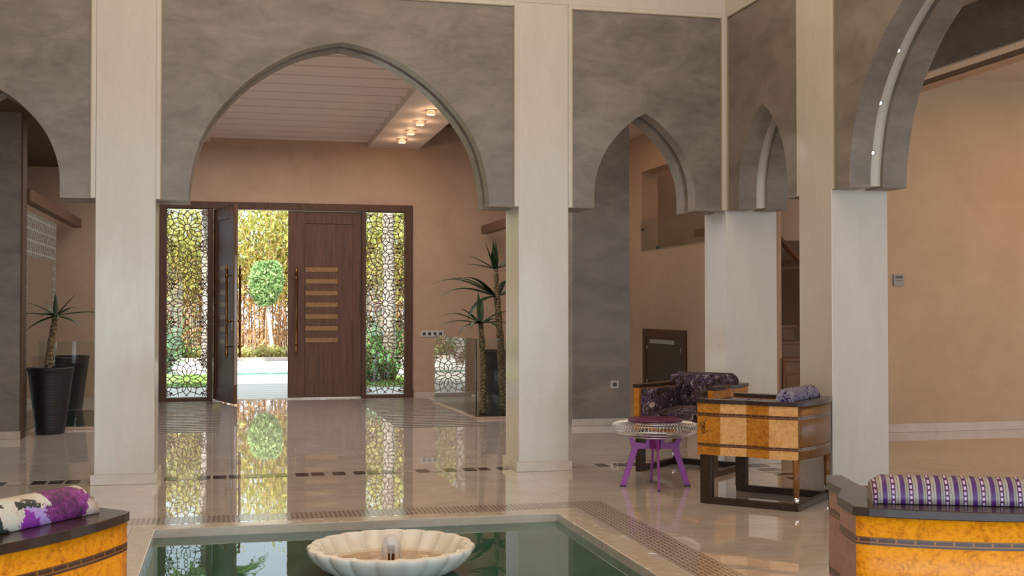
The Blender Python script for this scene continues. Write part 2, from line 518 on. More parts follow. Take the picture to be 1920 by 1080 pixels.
# ------------------------------------------------------------------ mesh helpers
class MB:
    def __init__(s):
        s.v, s.f, s.mi, s.uv, s.sm = [], [], [], {}, []

    def add(s, vs, fs, mi=0, smooth=False):
        k = len(s.v)
        s.v += [tuple(v) for v in vs]
        for f in fs:
            s.f.append(tuple(i + k for i in f))
            s.mi.append(mi)
            s.sm.append(smooth)
        return k

    def box(s, a, b, mi=0):
        x0, y0, z0 = a
        x1, y1, z1 = b
        s.add([(x0, y0, z0), (x1, y0, z0), (x1, y1, z0), (x0, y1, z0), (x0, y0, z1), (x1, y0, z1), (x1, y1, z1), (x0, y1, z1)],
              [(0, 3, 2, 1), (4, 5, 6, 7), (0, 1, 5, 4), (1, 2, 6, 5), (2, 3, 7, 6), (3, 0, 4, 7)], mi)

    def bar(s, p, q, w, h=None, up=(0, 0, 1), mi=0):
        """square bar from p to q"""
        h = h or w
        p, q = Vector(p), Vector(q)
        d = (q - p).normalized()
        u = Vector(up)
        if abs(d.dot(u)) > .99:
            u = Vector((1, 0, 0))
        a = d.cross(u).normalized() * (w / 2)
        b = a.cross(d).normalized() * (h / 2)
        vs = [p + a * i + b * j for i, j in ((-1, -1), (1, -1), (1, 1), (-1, 1))] + [q + a * i + b * j for i, j in ((-1, -1), (1, -1), (1, 1), (-1, 1))]
        s.add(vs, [(0, 1, 2, 3), (7, 6, 5, 4), (0, 4, 5, 1), (1, 5, 6, 2), (2, 6, 7, 3), (3, 7, 4, 0)], mi)

    def tube(s, pts, rs, n=10, mi=0, cap=True, closed=False):
        pts = [Vector(p) for p in pts]
        if not isinstance(rs, (list, tuple)):
            rs = [rs] * len(pts)
        k = len(s.v)
        m_ = len(pts)
        prev = None
        for i, p in enumerate(pts):
            if closed:
                d = pts[(i + 1) % m_] - pts[i - 1]
            else:
                d = pts[min(i + 1, m_ - 1)] - pts[max(i - 1, 0)]
            d.normalize()
            if prev is None:
                a = d.cross(Vector((0, 0, 1)))
                if a.length < .05:
                    a = d.cross(Vector((1, 0, 0)))
            else:
                a = prev - d * prev.dot(d)
            a.normalize()
            prev = a
            b = d.cross(a)
            for j in range(n):
                t_ = 2 * PI * j / n
                s.v.append(tuple(p + (a * math.cos(t_) + b * math.sin(t_)) * rs[i]))
        for i in range(m_ if closed else m_ - 1):
            for j in range(n):
                i2 = (i + 1) % m_
                s.f.append((k + i * n + j, k + i * n + (j + 1) % n, k + i2 * n + (j + 1) % n, k + i2 * n + j))
                s.mi.append(mi)
                s.sm.append(True)
        if cap and not closed:
            s.f.append(tuple(k + j for j in range(n))[::-1]); s.mi.append(mi); s.sm.append(False)
            s.f.append(tuple(k + (m_ - 1) * n + j for j in range(n))); s.mi.append(mi); s.sm.append(False)

    def lathe(s, prof, n=32, c=(0, 0, 0), mi=0, smooth=True, fr=None):
        """prof: (r, z) list; fr(angle, r, z) may return another radius"""
        k = len(s.v)
        for r, z in prof:
            for j in range(n):
                a = 2 * PI * j / n
                rr = fr(a, r, z) if fr else r
                s.v.append((c[0] + rr * math.cos(a), c[1] + rr * math.sin(a), c[2] + z))
        for i in range(len(prof) - 1):
            for j in range(n):
                s.f.append((k + i * n + j, k + i * n + (j + 1) % n, k + (i + 1) * n + (j + 1) % n, k + (i + 1) * n + j))
                s.mi.append(mi); s.sm.append(smooth)

    def prism(s, poly, z0, z1, mi=0, side=None):
        n = len(poly)
        k = s.add([(x, y, z0) for x, y in poly] + [(x, y, z1) for x, y in poly], [], mi)
        s.f.append(tuple(k + i for i in range(n))[::-1]); s.mi.append(mi); s.sm.append(False)
        s.f.append(tuple(k + n + i for i in range(n))); s.mi.append(mi); s.sm.append(False)
        for i in range(n):
            j = (i + 1) % n
            s.f.append((k + i, k + j, k + n + j, k + n + i)); s.mi.append(side[i] if side else mi); s.sm.append(False)

    def build(s, name, mats, parent=None, bevel=0, loc=None, seg=2, recalc=True):
        me = bpy.data.meshes.new(name)
        me.from_pydata(s.v, [], s.f)
        if not isinstance(mats, (list, tuple)):
            mats = [mats]
        for m_ in mats:
            me.materials.append(m_)
        me.polygons.foreach_set('material_index', s.mi)
        me.polygons.foreach_set('use_smooth', s.sm)
        if s.uv:
            L = me.uv_layers.new(name='UVMap')
            for p in me.polygons:
                if p.index in s.uv:
                    for li, c_ in zip(p.loop_indices, s.uv[p.index]):
                        L.data[li].uv = c_
        if recalc:
            import bmesh
            bm = bmesh.new()
            bm.from_mesh(me)
            bmesh.ops.recalc_face_normals(bm, faces=bm.faces)
            bm.to_mesh(me)
            bm.free()
        o = bpy.data.objects.new(name, me)
        COL.objects.link(o)
        if parent:
            o.parent = parent
        if loc:
            o.location = loc
        if bevel:
            b = o.modifiers.new('bevel', 'BEVEL')
            b.width, b.segments, b.limit_method = bevel, seg, 'ANGLE'
            b.angle_limit = math.radians(35)
        return o


def tag(o, label, cat, group=None):
    o['label'], o['category'] = label, cat
    if group:
        o['group'] = group
    return o


def struct(o, label=None):
    o['kind'] = 'structure'
    if label:
        o['label'] = label
    return o


def empty(name, loc=(0, 0, 0), rz=0):
    o = bpy.data.objects.new(name, None)
    o.empty_display_size = .1
    COL.objects.link(o)
    o.location = loc
    o.rotation_euler = (0, 0, rz)
    return o


def copy_tree(o, parent=None):
    c = o.copy()
    COL.objects.link(c)
    if parent:
        c.parent = parent
    for ch in list(o.children):
        copy_tree(ch, c)
    return c


def quickbox(name, a, b, m, parent=None, bevel=0):
    mb = MB()
    mb.box(a, b)
    return mb.build(name, m, parent, bevel)


# ------------------------------------------------------------------ the building
YF = 10.03          # front plane of the arcade in front of the hall
TH = .50            # its thickness
ZS = 2.295          # springing level
ZT = 4.085          # top of the grey panels
XC = .885           # axis of the hall, the door and the pool
YC = 6.58           # axis of the pool across
XR = 4.35           # inner face of the arcade on the right
XL = 2 * XC - XR
ROOF = 6.0

PX0, PX1, PY0, PY1 = -.47, 2.18, 5.25, 7.90     # pool edge
# floor around the pool opening
fl = MB()
X0, X1, Y0, Y1 = -9, 13, -5, 19.0
for a, b in (((X0, Y0), (PX0 - .14, Y1)), ((PX1 + .14, Y0), (X1, Y1)), ((PX0 - .14, Y0), (PX1 + .14, PY0 - .14)), ((PX0 - .14, PY1 + .14), (PX1 + .14, Y1))):
    fl.box((a[0], a[1], -.12), (b[0], b[1], 0))
struct(fl.build('floor', M['floor']), 'polished beige marble floor')


def frame_prism(x0, y0, x1, y1, w, z0, z1, mb):
    """rectangular ring outside x0..y1, w wide"""
    mb.box((x0 - w, y0 - w, z0), (x1 + w, y0, z1))
    mb.box((x0 - w, y1, z0), (x1 + w, y1 + w, z1))
    mb.box((x0 - w, y0, z0), (x0, y1, z1))
    mb.box((x1, y0, z0), (x1 + w, y1, z1))


k = MB()
frame_prism(PX0, PY0, PX1, PY1, .15, -.30, .006, k)
o = k.build('trim_1', M['skirting'], None, .006)
struct(o, 'pale stone coping round the pool')
k = MB()
frame_prism(PX0 - .15, PY0 - .15, PX1 + .15, PY1 + .15, .045, .0, .003, k)
struct(k.build('trim_2', M['floor']))
k = MB()
frame_prism(PX0 - .20, PY0 - .20, PX1 + .20, PY1 + .20, .25, -.001, .003, k)
struct(k.build('trim_3', M['mosaic']), 'dark and pale mosaic border round the pool')
# pool shell and water
p = MB()
p.box((PX0, PY0, -.60), (PX1, PY1, -.55))
for a, b in (((PX0 - .05, PY0 - .05, -.6), (PX0, PY1 + .05, -.31)), ((PX1, PY0 - .05, -.6), (PX1 + .05, PY1 + .05, -.31)),
             ((PX0 - .05, PY0 - .05, -.6), (PX1 + .05, PY0, -.31)), ((PX0 - .05, PY1, -.6), (PX1 + .05, PY1 + .05, -.31))):
    p.box(a, b)
pool = p.build('pool_basin', M['pool_tile'])
struct(pool, 'green tiled pool basin')
w = MB()
w.add([(PX0, PY0, -.05), (PX1, PY0, -.05), (PX1, PY1, -.05), (PX0, PY1, -.05)], [(0, 1, 2, 3)])
struct(w.build('pool_water', M['water']), 'still green water of the pool')

# dark tile strip between the columns
random.seed(4)


def tile_strip(p0, p1, wd, name):
    mb = MB()
    p0, p1 = Vector((*p0, 0)), Vector((*p1, 0))
    L = (p1 - p0).length
    d = (p1 - p0) / L
    s_ = Vector((-d.y, d.x, 0)) * wd / 2
    x = 0
    while x < L - .02:
        l_ = random.choice((.12, .13))
        mi = 0 if random.random() < .66 else 1
        a, b = p0 + d * (x + .022), p0 + d * min(L, x + l_)
        mb.add([a - s_ + Vector((0, 0, .002)), b - s_ + Vector((0, 0, .002)), b + s_ + Vector((0, 0, .002)), a + s_ + Vector((0, 0, .002))], [(0, 1, 2, 3)], mi)
        x += l_
        if random.random() < .25:
            x += .05
    return struct(mb.build(name, [M['dark_tile'], M['light_tile']]), 'strip of dark stone tiles in the marble floor')


YSTRIP = 10.27
tile_strip((XL, YSTRIP), (-1.10, YSTRIP), .19, 'trim_4')
tile_strip((-.56, YSTRIP), (2.38, YSTRIP), .19, 'trim_5')
tile_strip((2.92, YSTRIP), (4.30, YSTRIP), .19, 'trim_6')
tile_strip((4.60, 8.62), (4.60, 10.0), .19, 'trim_7')
tile_strip((4.60, 5.1), (4.60, 8.05), .19, 'trim_8')
# ribbed inlay panels in the hall floor
for i, (a, b) in enumerate(((-1.32, -.14), (1.91, 3.02))):
    struct(quickbox('trim_%d' % (9 + i), (a, 14.07, -.001), (b, 18.72, .002), M['rib_inlay']), 'finely ribbed inlay in the hall floor')


# ---- arcade walls
def arch_curve(hw, n=44):
    """pointed arch with slightly returning feet: list of (x, z) from left foot to right foot, feet at z=0"""
    if hw > .8:
        tb = [(0, 1.36), (.14, 1.335), (.30, 1.29), (.46, 1.22), (.62, 1.125), (.78, 1.005), (.92, .865), (1.06, .69), (1.165, .49), (1.225, .27), (1.25, .12), (1.255, 0)]
    else:
        tb = [(0, .86), (.115, .79), (.205, .712), (.295, .615), (.375, .50), (.43, .375), (.463, .25), (.475, .12), (.475, 0)]
    k0 = hw / tb[-1][0]
    P = [Vector((x * k0, z)) for x, z in tb]
    right = []
    for i in range(len(P) - 1):
        p0 = P[i - 1] if i else P[0] - (P[1] - P[0])
        p3 = P[i + 2] if i + 2 < len(P) else P[i + 1] + Vector((0, -.05))
        for j in range(5):
            u = j / 5
            q = .5 * ((2 * P[i]) + (P[i + 1] - p0) * u + (2 * p0 - 5 * P[i] + 4 * P[i + 1] - p3) * u * u + (3 * P[i] - p0 - 3 * P[i + 1] + p3) * u ** 3)
            right.append((max(0, min(hw, q.x)), max(0, q.y)))
    right.append((hw, 0))
    for i in range(1, len(right)):
        if right[i][0] <= right[i - 1][0]:
            right[i] = (right[i - 1][0] + 1e-5, right[i][1])
    return [(-x, z) for x, z in right[::-1]] + right[1:]


def arch_slab(mb, x0, x1, ztop, cx, hw, y0, y1, grow=0, mi=0, inset=0, xf=lambda p: p, z0=None):
    """spandrel x0..x1 from springing to ztop, cut by the arch; along X, thickness y0..y1"""
    zs = ZS if z0 is None else z0
    cur = [(cx + x * (hw + grow) / hw, zs + z * (hw + grow) / hw) for x, z in arch_curve(hw)]
    outline = [(x0, zs)] + cur + [(x1, zs)]
    xs = [q[0] for q in outline]
    n = len(outline)
    vs = []
    for y in (y0, y1):
        vs += [xf((x, y, z)) for x, z in outline] + [xf((x, y, ztop)) for x in xs]
    f = []
    for i in range(n - 1):
        a, b = i, i + 1
        if abs(xs[a] - xs[b]) > 1e-6:
            f.append((a, b, b + n, a + n))
            f.append((2 * n + a + n, 2 * n + b + n, 2 * n + b, 2 * n + a))
            f.append((a + n, b + n, 2 * n + b + n, 2 * n + a + n))
        f.append((b, a, 2 * n + a, 2 * n + b))
    f.append((0, n, 3 * n, 2 * n))
    f.append((n - 1, 2 * n + n - 1, 3 * n + n - 1, n + n - 1))
    mb.add(vs, f, mi)


def bay(parent_name, x0, x1, cx, hw, xf, yfront, label):
    """one arched bay: front ring, lit channel, rear ring, trim bead; xf maps bay space to the world"""
    mb = MB()
    arch_slab(mb, x0, x1, ZT, cx, hw, yfront, yfront + .17, xf=xf)
    arch_slab(mb, x0, x1, ZT, cx, hw, yfront + .27, yfront + .465, xf=xf)
    o = mb.build(parent_name, M['grey'])
    struct(o, label)
    mb = MB()
    arch_slab(mb, x0 + .001, x1 - .001, ZT - .001, cx, hw, yfront + .165, yfront + .275, .035, xf=xf, z0=ZS + .012)
    mb.build('light_channel', M['beige'], o)
    mb = MB()
    g_ = .034
    for (a, b) in (((x0, ZS + .004), (x0 + g_, ZT)), ((x1 - g_, ZS + .004), (x1, ZT)), ((x0 + g_, ZT - g_), (x1 - g_, ZT))):
        p0, p1 = xf((a[0], yfront - .012, a[1])), xf((b[0], yfront + .02, b[1]))
        mb.box(tuple(min(u, v) for u, v in zip(p0, p1)), tuple(max(u, v) for u, v in zip(p0, p1)))
    mb.build('panel_bead', M['beige'], o)
    mb = MB()
    for (a, b) in (((x0 + g_, ZS + .004), (x0 + g_ + .011, ZT - g_)), ((x1 - g_ - .011, ZS + .004), (x1 - g_, ZT - g_)), ((x0 + g_ + .008, ZT - g_ - .008), (x1 - g_ - .008, ZT - g_))):
        p0, p1 = xf((a[0], yfront - .010, a[1])), xf((b[0], yfront + .02, b[1]))
        mb.box(tuple(min(u, v) for u, v in zip(p0, p1)), tuple(max(u, v) for u, v in zip(p0, p1)))
    mb.build('bead_line', M['bead'], o)
    return o


YP = YF + .012
ident = lambda p: p
cols_x = [(-1.07, -.605), (2.42, 2.87)]
bay('wall_front_arcade', -.605, 2.42, XC + .02, 1.255, ident, YP, 'grey plaster wall with the big pointed arch before the hall')
bay('wall_front_arcade_right', 2.87, XR, 3.585, .475, ident, YP, 'grey plaster wall with narrow pointed arch right of the middle column')
bay('wall_front_arcade_left', XL, -1.07, 2 * XC - 3.585, .475, ident, YP, 'grey plaster wall with narrow pointed arch left of the left column')
# beam above the panels up to the roof
struct(quickbox('wall_front_upper', (XL - .6, YF - .002, ZT), (XR + .5, YF + TH, ROOF), M['beige']), 'beige band above the grey panels')


def side_xf(sign):
    xw = XR if sign > 0 else XL

    def f(p):
        # bay x -> world y (mirrored), bay y (0 = front) -> world x outwards
        return (xw + sign * (p[1]), 2 * YC - p[0] if False else p[0], p[2])
    return f


for sgn, nm in ((1, 'right'), (-1, 'left')):
    xf = side_xf(sgn)
    bay('wall_%s_arcade' % nm, YC - 1.50, 8.08, YC, 1.255, xf, .012, 'grey plaster wall with big pointed arch on the %s of the pool' % nm)
    bay('wall_%s_arcade_narrow' % nm, 8.60, YF, 9.30, .475, xf, .012, 'grey plaster wall with narrow pointed arch in the %s arcade' % nm)
    xw = XR if sgn > 0 else XL
    xs = sorted((xw - .002 * sgn, xw + TH * sgn))
    struct(quickbox('wall_%s_upper' % nm, (xs[0], 3.0, ZT), (xs[1], YF + .001, ROOF), M['beige']), 'beige band above the %s arcade' % nm)


def column(x0, x1, y0, y1, label, top=None):
    e = empty('column', ((x0 + x1) / 2, (y0 + y1) / 2, 0))
    struct(e, label)
    a, b = (x1 - x0) / 2, (y1 - y0) / 2
    mb = MB()
    mb.box((-a, -b, 0), (a, b, ZT if top is None else top))
    mb.build('shaft', M['beige'], e, .006)
    mb = MB()
    mb.box((-a - .025, -b - .025, 0), (a + .025, b + .025, .085))
    mb.build('plinth', M['skirting'], e, .004)
    return e


for (a, b), lb in zip(cols_x, ('square beige column left of the entrance arch', 'square beige column right of the entrance arch')):
    column(a, b, YF, YF + TH, lb)
column(XR, XR + TH, YF, YF + TH, 'beige corner column behind the patterned armchairs')
column(XL - TH, XL, YF, YF + TH, 'beige corner column on the far left')
column(XR, XR + .465, 8.08, 8.60, 'tall beige pillar of the right arcade')
column(XL - .465, XL, 8.08, 8.60, 'tall beige pillar of the left arcade')
column(XR, XR + .465, 4.56, 5.08, 'near beige pillar of the right arcade')
column(XL - .465, XL, 4.56, 5.08, 'near beige pillar of the left arcade')

# led spots in the big right arch channel
curve = [(YC + x * (1.255 + .035) / 1.255, ZS + .012 + z * (1.255 + .035) / 1.255) for x, z in arch_curve(1.255, 60)]
def on_curve(zz, side=1):
    best = min((q for q in curve if (q[0] - YC) * side > 0), key=lambda q: abs(q[1] - zz))
    i = curve.index(best)
    a, b = curve[i - 1], curve[min(i + 1, len(curve) - 1)]
    return best, Vector((0, a[0] - b[0], a[1] - b[1])).normalized()
led0 = None
for zz, lb in ((2.535, 'lowest'), (2.90, 'second lowest'), (3.235, 'third from the foot'), (3.53, 'fourth from the foot')):
    (yy, z_), tg = on_curve(zz)
    c_ = Vector((XR + .012 + .195, yy, z_))
    nrm = tg.cross(Vector((1, 0, 0))).normalized()
    if nrm.dot(Vector((0, YC, ZS + .2)) - Vector((0, yy, z_))) < 0:
        nrm = -nrm
    e = empty('recessed_spotlight', c_ + nrm * .003)
    e.rotation_euler = nrm.to_track_quat('Z', 'Y').to_euler()
    mb = MB(); mb.lathe([(.010, 0), (.019, .0), (.019, .004), (.012, .004)], 20)
    mb.build('rim', M['chrome'], e)
    mb = MB(); mb.lathe([(.0, .005), (.008, .005), (.0125, .002)], 16)
    mb.build('lens', M['led'], e)
    tag(e, 'small white LED spot, %s, in the big right arch' % lb, 'spotlight', 'LED spots in the right arch')

# ---- roof and outer shell (keeps the sun out; upper hall, ambulatory ceilings)
struct(quickbox('roof', (X0, Y0, ROOF), (X1, 10.6, ROOF + .2), M['roof']))
struct(quickbox('ceiling_hall_roof', (X0, 10.53, 4.75), (X1, 19.2, 4.9), M['darkceil']))
struct(quickbox('wall_outer_left', (X0 - .2, Y0, 0), (X0, 19.2, ROOF), M['tan']))
struct(quickbox('wall_outer_right', (X1, Y0, 0), (X1 + .2, 19.2, ROOF), M['wingtan']))
struct(quickbox('ceiling_left_wing', (X0, 0, 4.1), (XL - TH, 10.5, 4.2), M['white_ceil']))
struct(quickbox('ceiling_terrace', (X0, Y0, 4.6), (X1, 3.0, 4.7), M['white_ceil']))

# ---- hall
DY = 18.95
bw = MB()
bw.box((-6, DY, 0), (-1.105, DY + .2, 4.8))
bw.box((2.815, DY, 0), (9.2, DY + .2, 4.8))
bw.box((-1.105, DY, 3.075), (2.815, DY + .2, 4.8))
struct(bw.build('wall_back', M['tan']), 'tan plaster wall around the entrance door')
sk = MB()
sk.box((2.82, DY - .015, 0), (9.2, DY, .08))
sk.box((-6, DY - .015, 0), (-1.11, DY, .08))
struct(sk.build('baseboard_back', M['skirting'], None, .003))
# grey screen walls flanking the hall
for nm, a, b in (('left', -6.0, -2.24), ('right', 4.0, 4.72)):
    struct(quickbox('wall_hall_%s' % nm, (a, 13.80, 0), (b, 14.07, 4.75), M['grey']), 'grey plaster screen wall on the %s side of the hall' % nm)
    struct(quickbox('baseboard_hall_%s' % nm, (a - .012, 13.785, 0), (b + .012, 13.80, .085), M['skirting'], None, .003))
struct(quickbox('wall_hall_left_return', (-2.24, 13.801, 0), (-2.222, 14.08, 4.75), M['darkceil']))

# ribbed ceiling between two flat soffits
rb = MB()
N = 15
y = 10.55
step = (DY - 10.55) / N
xa, xb = -.335, 2.10
prof = []
for i in range(N):
    y_ = y + i * step
    for j in range(9):
        u_ = j / 8
        prof.append((y_ + .045 + u_ * (step - .045), 4.062 + .055 * (2 * u_ - 1) ** 2 + .03 * u_))
    prof += [(y_ + step, 4.24), (y_ + step + .045, 4.24)]
prof = [q for q in prof if q[0] < DY - .01] + [(DY - .008, 4.07)]
vs = [(xa, q[0], q[1]) for q in prof] + [(xb, q[0], q[1]) for q in prof]
n_ = len(prof)
rb.add(vs, [(i, i + 1, i + 1 + n_, i + n_) for i in range(n_ - 1)])
rb.box((xa, 10.55, 4.25), (xb, DY, 4.3))
struct(rb.build('ceiling_hall', M['ceil']), 'ceiling of shallow scalloped ribs above the hall')
for nm, a, b in (('right', 2.10, 2.92), ('left', -1.16, -.335)):
    struct(quickbox('ceiling_soffit_%s' % nm, (a, 10.53, 3.99), (b, DY, 4.3), M['ceil']), 'flat pale soffit on the %s of the ribbed ceiling' % nm)
struct(quickbox('ceiling_dark_left', (-6, 10.53, 3.55), (-1.45, DY, 3.7), M['darkceil']), 'dark timber ceiling beside the hall on the left')
struct(quickbox('ceiling_gap_left', (-1.45, 10.53, 4.35), (-1.16, DY, 4.4), M['darkceil']))
struct(quickbox('ceiling_dark_right', (2.92, 10.53, 4.36), (3.9, DY, 4.45), M['darkceil']), 'dark ceiling gap right of the soffit')
struct(quickbox('ceiling_stair_hall', (3.9, 10.53, 3.95), (6.3, DY, 4.05), M['ceil']))

# four crystal downlights
for i, yy in enumerate((17.92, 17.03, 16.14, 15.24)):
    e = empty('downlight', (2.504, yy, 3.99))
    mb = MB(); mb.lathe([(0, -.004), (.06, -.004), (.06, 0)], 24)
    mb.build('mounting_plate', M['chrome'], e)
    mb = MB()
    for a, b in (((-.05, -.05), (.05, -.03)), ((-.05, .03), (.05, .05)), ((-.05, -.03), (-.03, .03)), ((.03, -.03), (.05, .03))):
        mb.box((a[0], a[1], -.055), (b[0], b[1], -.008))
    mb.build('crystal_shade', M['crystal'], e, .003)
    mb = MB(); mb.lathe([(0, -.045), (.015, -.04), (.018, -.02), (.012, -.005)], 16)
    mb.build('bulb', M['halogen'], e)
    light('downlight_glow', 'POINT', (2.504, yy, 3.90), (0, 0, 0), 3.2, (1, .62, .34), shadow_soft_size=.03)
    lb = ('nearest the entrance wall', 'second from the entrance wall', 'third from the entrance wall', 'farthest from the entrance wall')[i]
    tag(e, 'square crystal ceiling downlight with warm bulb, %s' % lb, 'downlight', 'crystal downlights in the hall soffit')
light('upper_stair_fill', 'AREA', (6.9, 15.0, 4.6), (0, 0, 0), 9, (1, .70, .45), shape='RECTANGLE', size=1.2, size_y=2)  # added fill without a fixture, lifts the dark above the landing
light('under_landing_fill', 'AREA', (7.1, 15.2, 2.05), (0, 0, 0), 7, (1, .66, .40), shape='RECTANGLE', size=1, size_y=2)  # added fill without a fixture, lifts the dark behind the stairs
light('stair_hall_fill', 'AREA', (5.0, 15.2, 3.9), (0, 0, 0), 3.5, (1, .60, .30), shape='RECTANGLE', size=.5, size_y=2)  # unseen warm fill added for the stair hall

# ---- entrance: frame, doors, lattice sidelights
fr = MB()
FY0, FY1 = DY - .03, DY + .16
fr.box((-1.105, FY0, 0), (-.985, FY1, 3.075))
fr.box((2.70, FY0, 0), (2.818, FY1, 3.075))
fr.box((-.985, FY0, 2.965), (2.70, FY1, 3.075))
fr.box((-.36, FY0, 0), (-.285, FY1, 2.965))
fr.box((2.005, FY0, 0), (2.065, FY1, 2.965))
fr.box((-.985, FY0, 0), (-.36, FY1, .045))
fr.box((2.065, FY0, 0), (2.70, FY1, .045))
fr.box((-1.115, FY0 - .012, 0), (-.98, FY0, .13))
fr.box((2.695, FY0 - .012, 0), (2.83, FY0, .13))
struct(fr.build('door_frame', M['door_frame'], None, .006), 'dark walnut frame of the entrance')


def lattice_cell(mb, cx, cz, s, sz, wd, y, clip):
    """one rosette cell of side s around (cx, cz)"""
    seg = []
    P_ = lambda r, a: (r * math.cos(math.radians(a)), r * math.sin(math.radians(a)))
    for k_ in range(12):
        a = 30 * k_
        seg.append((P_(.085, a), P_(.085, a + 30)))
        seg.append((P_(.085, a), P_(.20, a)))
        for sg in (-1, 1):
            seg.append((P_(.20, a), P_(.305, a + sg * 8.5)))
            seg.append((P_(.305, a + sg * 8.5), P_(.345, a + sg * 15)))
        seg.append((P_(.345, a + 15), P_(.425, a)))
        seg.append((P_(.345, a + 15), P_(.425, a + 30)))
    for k_ in range(4):
        a = 90 * k_
        # links to the middle of each side: small hexagon split by the border
        seg.append((P_(.425, a), P_(.45, a - 5)))
        seg.append((P_(.425, a), P_(.45, a + 5)))
        seg.append((P_(.45, a - 5), P_(.502, a - 5)))
        seg.append((P_(.45, a + 5), P_(.502, a + 5)))
        # from the outer star points towards the corner rosette
        ca, sa = math.cos(math.radians(a)), math.sin(math.radians(a))
        rot = lambda p: (p[0] * ca - p[1] * sa, p[0] * sa + p[1] * ca)
        c_ = (.5, .5)
        inner = [(.5 - .06, .5), (.5 - .045, .5 - .045), (.5, .5 - .06)]
        seg.append((rot(inner[0]), rot(inner[1])))
        seg.append((rot(inner[1]), rot(inner[2])))
        o30, o60 = P_(.425, 30), P_(.425, 60)
        q1, q2 = (.5, .29), (.29, .5)
        m1, m2, m3 = (.43, .34), (.36, .36), (.34, .43)
        for u_, v_ in ((o30, (.455, .20)), ((.455, .20), (.5, .145)), (o60, (.20, .455)), ((.20, .455), (.145, .5)),
                       (o30, m1), (o60, m3), (m1, q1), (m3, q2), (m1, m2), (m3, m2), ((.455, .20), q1), ((.20, .455), q2),
                       (m2, (.40, .46)), (m2, (.46, .40)), ((.40, .46), inner[0]), ((.46, .40), inner[2]),
                       (q1, (.46, .40)), (q2, (.40, .46)), (m2, inner[1]), (q1, (.5, .44)), (q2, (.44, .5))):
            seg.append((rot(u_), rot(v_)))
    for (ax, az), (bx, bz) in seg:
        p0 = (cx + ax * s, cz + az * sz)
        p1 = (cx + bx * s, cz + bz * sz)
        lo, hi = clip
        if max(p0[0], p1[0]) > hi[0] + .004 or min(p0[0], p1[0]) < lo[0] - .004 or max(p0[1], p1[1]) > hi[1] + .004 or min(p0[1], p1[1]) < lo[1] - .004:
            continue
        mb.bar((p0[0], y, p0[1]), (p1[0], y, p1[1]), wd, .012, (0, 1, 0))


M['lattice'] = mat('bronze_lattice', (.17, .095, .045), .4, .35)
for i, (a, b, lb) in enumerate(((-.985, -.36, 'left'), (2.065, 2.70, 'right'))):
    e = empty('window_%d' % (i + 1), ((a + b) / 2, DY + .05, .045))
    struct(e, 'tall sidelight with rosette lattice on the %s of the doors' % lb)
    h = 2.92
    hw_ = (b - a) / 2
    mb = MB()
    s_ = 2 * hw_ - .02
    for q in range(5):
        lattice_cell(mb, 0, (q + .5) * h / 5, s_, h / 5, .0125, -.03, ((-hw_ + .005, .005), (hw_ - .005, h - .005)))
    bd = .012
    mb.bar((-hw_ + bd / 2, -.03, 0), (-hw_ + bd / 2, -.03, h), bd, .014, (0, 1, 0))
    mb.bar((hw_ - bd / 2, -.03, 0), (hw_ - bd / 2, -.03, h), bd, .014, (0, 1, 0))
    mb.bar((-hw_, -.03, bd / 2), (hw_, -.03, bd / 2), bd, .014, (0, 1, 0))
    mb.bar((-hw_, -.03, h - bd / 2), (hw_, -.03, h - bd / 2), bd, .014, (0, 1, 0))
    mb.build('lattice', M['lattice'], e)
    mb = MB(); mb.box((-hw_, .0, 0), (hw_, .008, h))
    mb.build('pane', M['window_glass'], e)


def door_handle(parent, x, y, out):
    """long vertical pull; out = direction away from the leaf along local y"""
    mb = MB()
    prof = [(.0, .69), (.012, .695), (.018, .71), (.012, .725), (.022, .735), (.022, .76), (.018, .765), (.018, 1.985), (.022, 1.99), (.022, 2.015), (.012, 2.025), (.018, 2.045), (.010, 2.062), (0, 2.065)]
    mb.lathe(prof, 16, (x, y + out * .07, 0))
    hd = mb.build('pull_handle', M['brass'], parent)
    mb = MB()
    for z in (.86, 1.90):
        mb.tube([(x, y, z), (x, y + out * .07, z)], .009, 10)
        mb.lathe([(.0, -.022), (.026, -.020), (.026, .020), (0, .022)], 16, (x, y + out * .07, z))
    mb.build('bracket', M['brass'], hd)
    return hd


LW = 1.145


def door_leaf(idx, loc, rz, mirror, label):
    """local x from hinge (0) to free edge (LW*sgn); inner face at y=0 (-y = hall side)"""
    sg = -1 if mirror else 1
    e = empty('door_%d' % idx, loc, rz)
    struct(e, label)
    T = .06
    def bx(mb, a, b):
        xa_, xb_ = sorted((a[0] * sg, b[0] * sg))
        mb.box((xa_, a[1], a[2]), (xb_, b[1], b[2]))
    mb = MB()
    z0, z1 = .02, 2.955
    bx(mb, (0, 0, z0), (.13, T, z1))
    bx(mb, (LW - .26, 0, z0), (LW, T, z1))
    bx(mb, (.13, 0, z0), (LW - .26, T, .21))
    bx(mb, (.13, 0, 2.76), (LW - .26, T, z1))
    lf = mb.build('leaf', M['door'], e, .006)
    mb = MB()
    bx(mb, (.13, .014, .21), (LW - .26, T - .014, 2.76))
    mb.build('panel', M['door'], e)
    # golden marquetry bars sit in the panel next to the handle stile
    for q in range(7):
        zc_ = 2.035 - q * .1855
        mb = MB()
        xa, xb = LW - .26 - .01, LW - .26 - .515
        bx(mb, (xb, .006, zc_ - .036), (xa, .016, zc_ + .036))
        mb.build('inlay_bar', M['inlay'], e, .002)
    door_handle(e, (LW - .125) * sg - (.0), 0, -1)
    door_handle(e, (LW - .125) * sg, T, 1)
    return e


d2 = door_leaf(2, (2.0, DY + .03, 0), 0, True, 'closed walnut door leaf with seven golden inlay bars')
